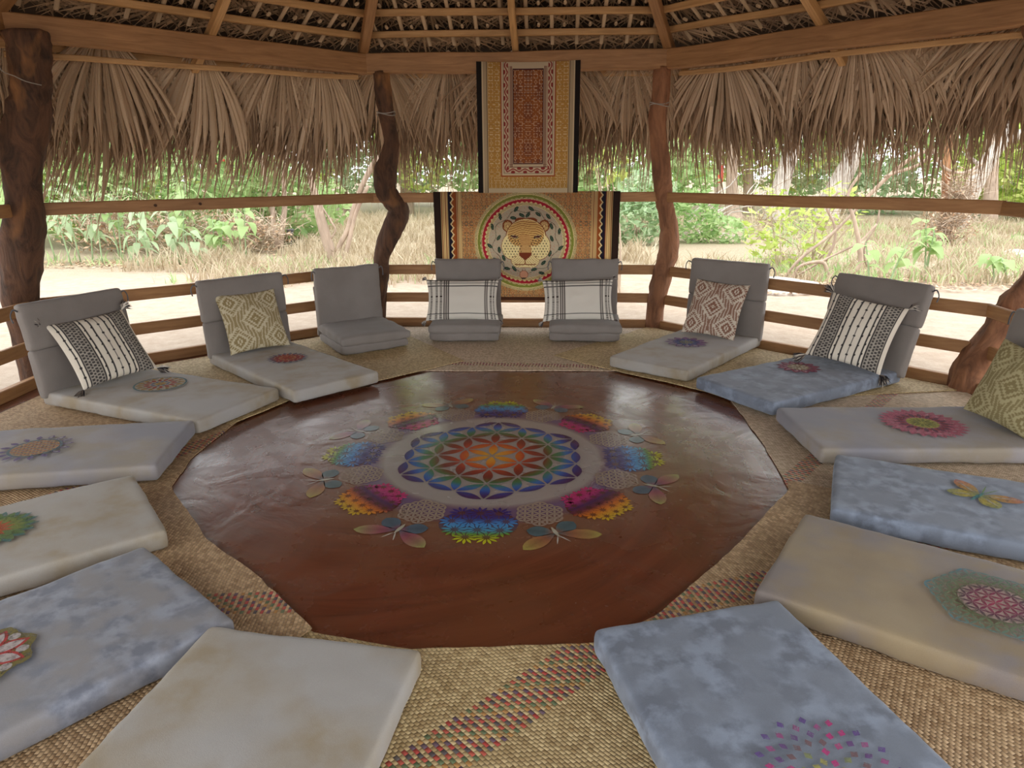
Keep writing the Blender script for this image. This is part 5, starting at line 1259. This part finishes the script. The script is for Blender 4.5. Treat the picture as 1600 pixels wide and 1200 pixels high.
# rocks
def rock(loc, s, label, seed):
    bm = bmesh.new(); bmesh.ops.create_icosphere(bm, subdivisions=4, radius=1)
    for v in bm.verts:
        n_ = noise.noise(v.co*1.1+Vector((seed, 0, 0)))*.35+noise.noise(v.co*3+Vector((seed, 0, 0)))*.1; v.co *= 1+n_; v.co = Vector((v.co.x*s[0], v.co.y*s[1], v.co.z*s[2]))
    me = bpy.data.meshes.new('rock'); bm.to_mesh(me); bm.free(); me.materials.append(M['rock']); me.polygons.foreach_set('use_smooth', [True]*len(me.polygons))
    o = bpy.data.objects.new('rock', me); COL.objects.link(o); o.location = loc; tag(o, label, 'rock', 'rocks'); return o
rock((3.2, 5.75, -.12), (.5, .32, .17), 'broad pale boulder between the two right rear chairs', 1)
rock((8.4, 9.4, -.12), (.25, .2, .12), 'small pale rock in the dry litter at the right', 2)

# solar stake light, red cloths
o = empty('garden_light', (-4.65, 10.1, -.12)); tag(o, 'small dark garden stake light on the path between the two small trees', 'garden light')
v, f = tube([(0, 0, 0, .014), (0, 0, .32, .014)], 8, 1); mesh_obj('stake', v, f, M['plastic'], o)
v, f = tube([(0, 0, .31, .05), (0, 0, .36, .055), (0, 0, .40, .075), (0, 0, .415, .06)], 14, 1); mesh_obj('lamp_head', v, f, M['plastic'], o)
def sign(loc, w, h, lab, drop=1.9):
    o = empty('red_marker', loc); tag(o, lab, 'marker')
    v, f = tube([(0, 0, -drop, .012), (0, 0, h*.5, .012)], 6, 1); mesh_obj('pole', v, f, M['twig'], o)
    cv_ = []; 
    for i in range(9):
        for j in range(6): cv_.append(((i/8-.5)*w, -.02+.03*math.sin(i*1.1), (j/5-.5)*h-.02*math.sin(i*.8)))
    me = mesh_obj('cloth', cv_, [(i*6+j, i*6+j+6, i*6+j+7, i*6+j+1) for i in range(8) for j in range(5)], M['red'], o, smooth=True)
    md = me.modifiers.new('s', 'SOLIDIFY'); md.thickness = .01
sign((-7.6, 14.0, 1.72), .42, .42, 'red cloth hanging far off behind the left fringe')
sign((4.75, 16.0, 1.20), .13, .42, 'narrow red cloth among bare branches right of the reddish post', 1.32)

# dry grass tufts and litter
def grass(zones, n, h, seed, mat, name, label):
    R_ = np.random.RandomState(seed); Z = np.array(zones)[R_.choice(len(zones), n, p=np.array([z[2]*z[3] for z in zones])/sum(z[2]*z[3] for z in zones))]
    x = Z[:, 0]+R_.uniform(-1, 1, n)*Z[:, 2]; y = Z[:, 1]+R_.uniform(-1, 1, n)*Z[:, 3]
    cl = np.array([noise.noise(Vector((a*1.3, b*1.3, seed))) for a, b in zip(x, y)]); keep = cl > -.02; x, y, cl = x[keep], y[keep], cl[keep]; n = len(x)
    hh = h*R_.uniform(.4, 1.2, n)*(1+cl); a = R_.uniform(0, 2*PI, n); w = .006+.004*R_.rand(n); lx, ly = R_.normal(0, .45, n)*hh, R_.normal(0, .45, n)*hh
    z0 = np.where(y > 14, -.12+(y-14)*.012, -.12)
    P0 = np.stack([x, y, z0], 1); sd = np.stack([np.cos(a)*w, np.sin(a)*w, 0*w], 1)
    P1 = P0+np.stack([lx*.35, ly*.35, hh*.6], 1); P2 = P0+np.stack([lx, ly, hh], 1)
    V = np.stack([P0-sd, P0+sd, P1+sd*.8, P1-sd*.8, P2+sd*.15, P2-sd*.15], 1).reshape(-1, 3); b = np.arange(n)[:, None]*6
    F = np.concatenate([b+np.array([[0, 1, 2, 3]]), b+np.array([[3, 2, 4, 5]])]); o = mesh_obj(name, V, F, M[mat]); tag(o, label, 'grass' if 'grass' in name else 'leaf litter', kind='stuff'); return o
grass([(-3.9, 9.6, 2.6, 2.4), (-1.0, 9.8, 1.4, 2.6), (-4.2, 7.0, 1.1, .9), (-2.6, 6.6, 1.3, .8), (0.6, 9.6, 1.4, 1.6), (-3, 13.5, 5, 2.2), (-6, 16.5, 6, 1.5)], 40000, .24, 1, 'dry', 'dry_grass', 'straw-coloured dry grass between the sandy paths at the left')
grass([(5.5, 7.6, 2.6, 1.4), (7.6, 8.6, 2.6, 2.6), (9.5, 12.5, 3.5, 2.5), (3.0, 7.6, .9, .8), (11, 15.5, 4, 2), (4.6, 15.8, 3.0, 1.6)], 22000, .17, 2, 'dry', 'dry_grass', 'short straw-coloured grass behind the chairs at the right')
grass([(-3.2, 7.2, 2.0, 1.1), (-6.8, 8.2, 1.8, .5), (3.6, 7.0, 1.0, .8), (6.2, 7.8, 2.6, 1.6), (8.5, 12.5, 3.6, 2.5), (5.6, 15.6, 2.6, 1.2)], 8000, .15, 3, 'foliage', 'green_grass', 'sparse green weeds growing through the dry grass')
def litter(zones, n, seed, label):
    R_ = np.random.RandomState(seed); Z = np.array(zones)[R_.choice(len(zones), n)]
    P = np.stack([Z[:, 0]+R_.uniform(-1, 1, n)*Z[:, 2], Z[:, 1]+R_.uniform(-1, 1, n)*Z[:, 3], -.105+R_.uniform(0, .02, n)], 1); a = R_.uniform(0, 2*PI, n); s = R_.uniform(.015, .045, n)[:, None]
    ax = np.stack([np.cos(a), np.sin(a), R_.uniform(-.4, .4, n)], 1)*s; sd = np.stack([-np.sin(a), np.cos(a), R_.uniform(-.3, .3, n)], 1)*s*.5
    V = np.stack([P-ax, P+sd, P+ax, P-sd], 1).reshape(-1, 3); o = mesh_obj('leaf_litter', V, np.arange(n*4).reshape(-1, 4), M['litter']); tag(o, label, 'leaf litter', kind='stuff')
litter([(-6.4, 8.0, 2.2, .5), (4.6, 6.6, 1.8, .9), (7.2, 8.5, 2.8, 2.4), (3.6, 5.9, .8, .5), (9, 12.5, 4, 3), (-2, 9, 3.0, 2.5)], 9000, 4, 'brown fallen leaves strewn on the sandy ground')
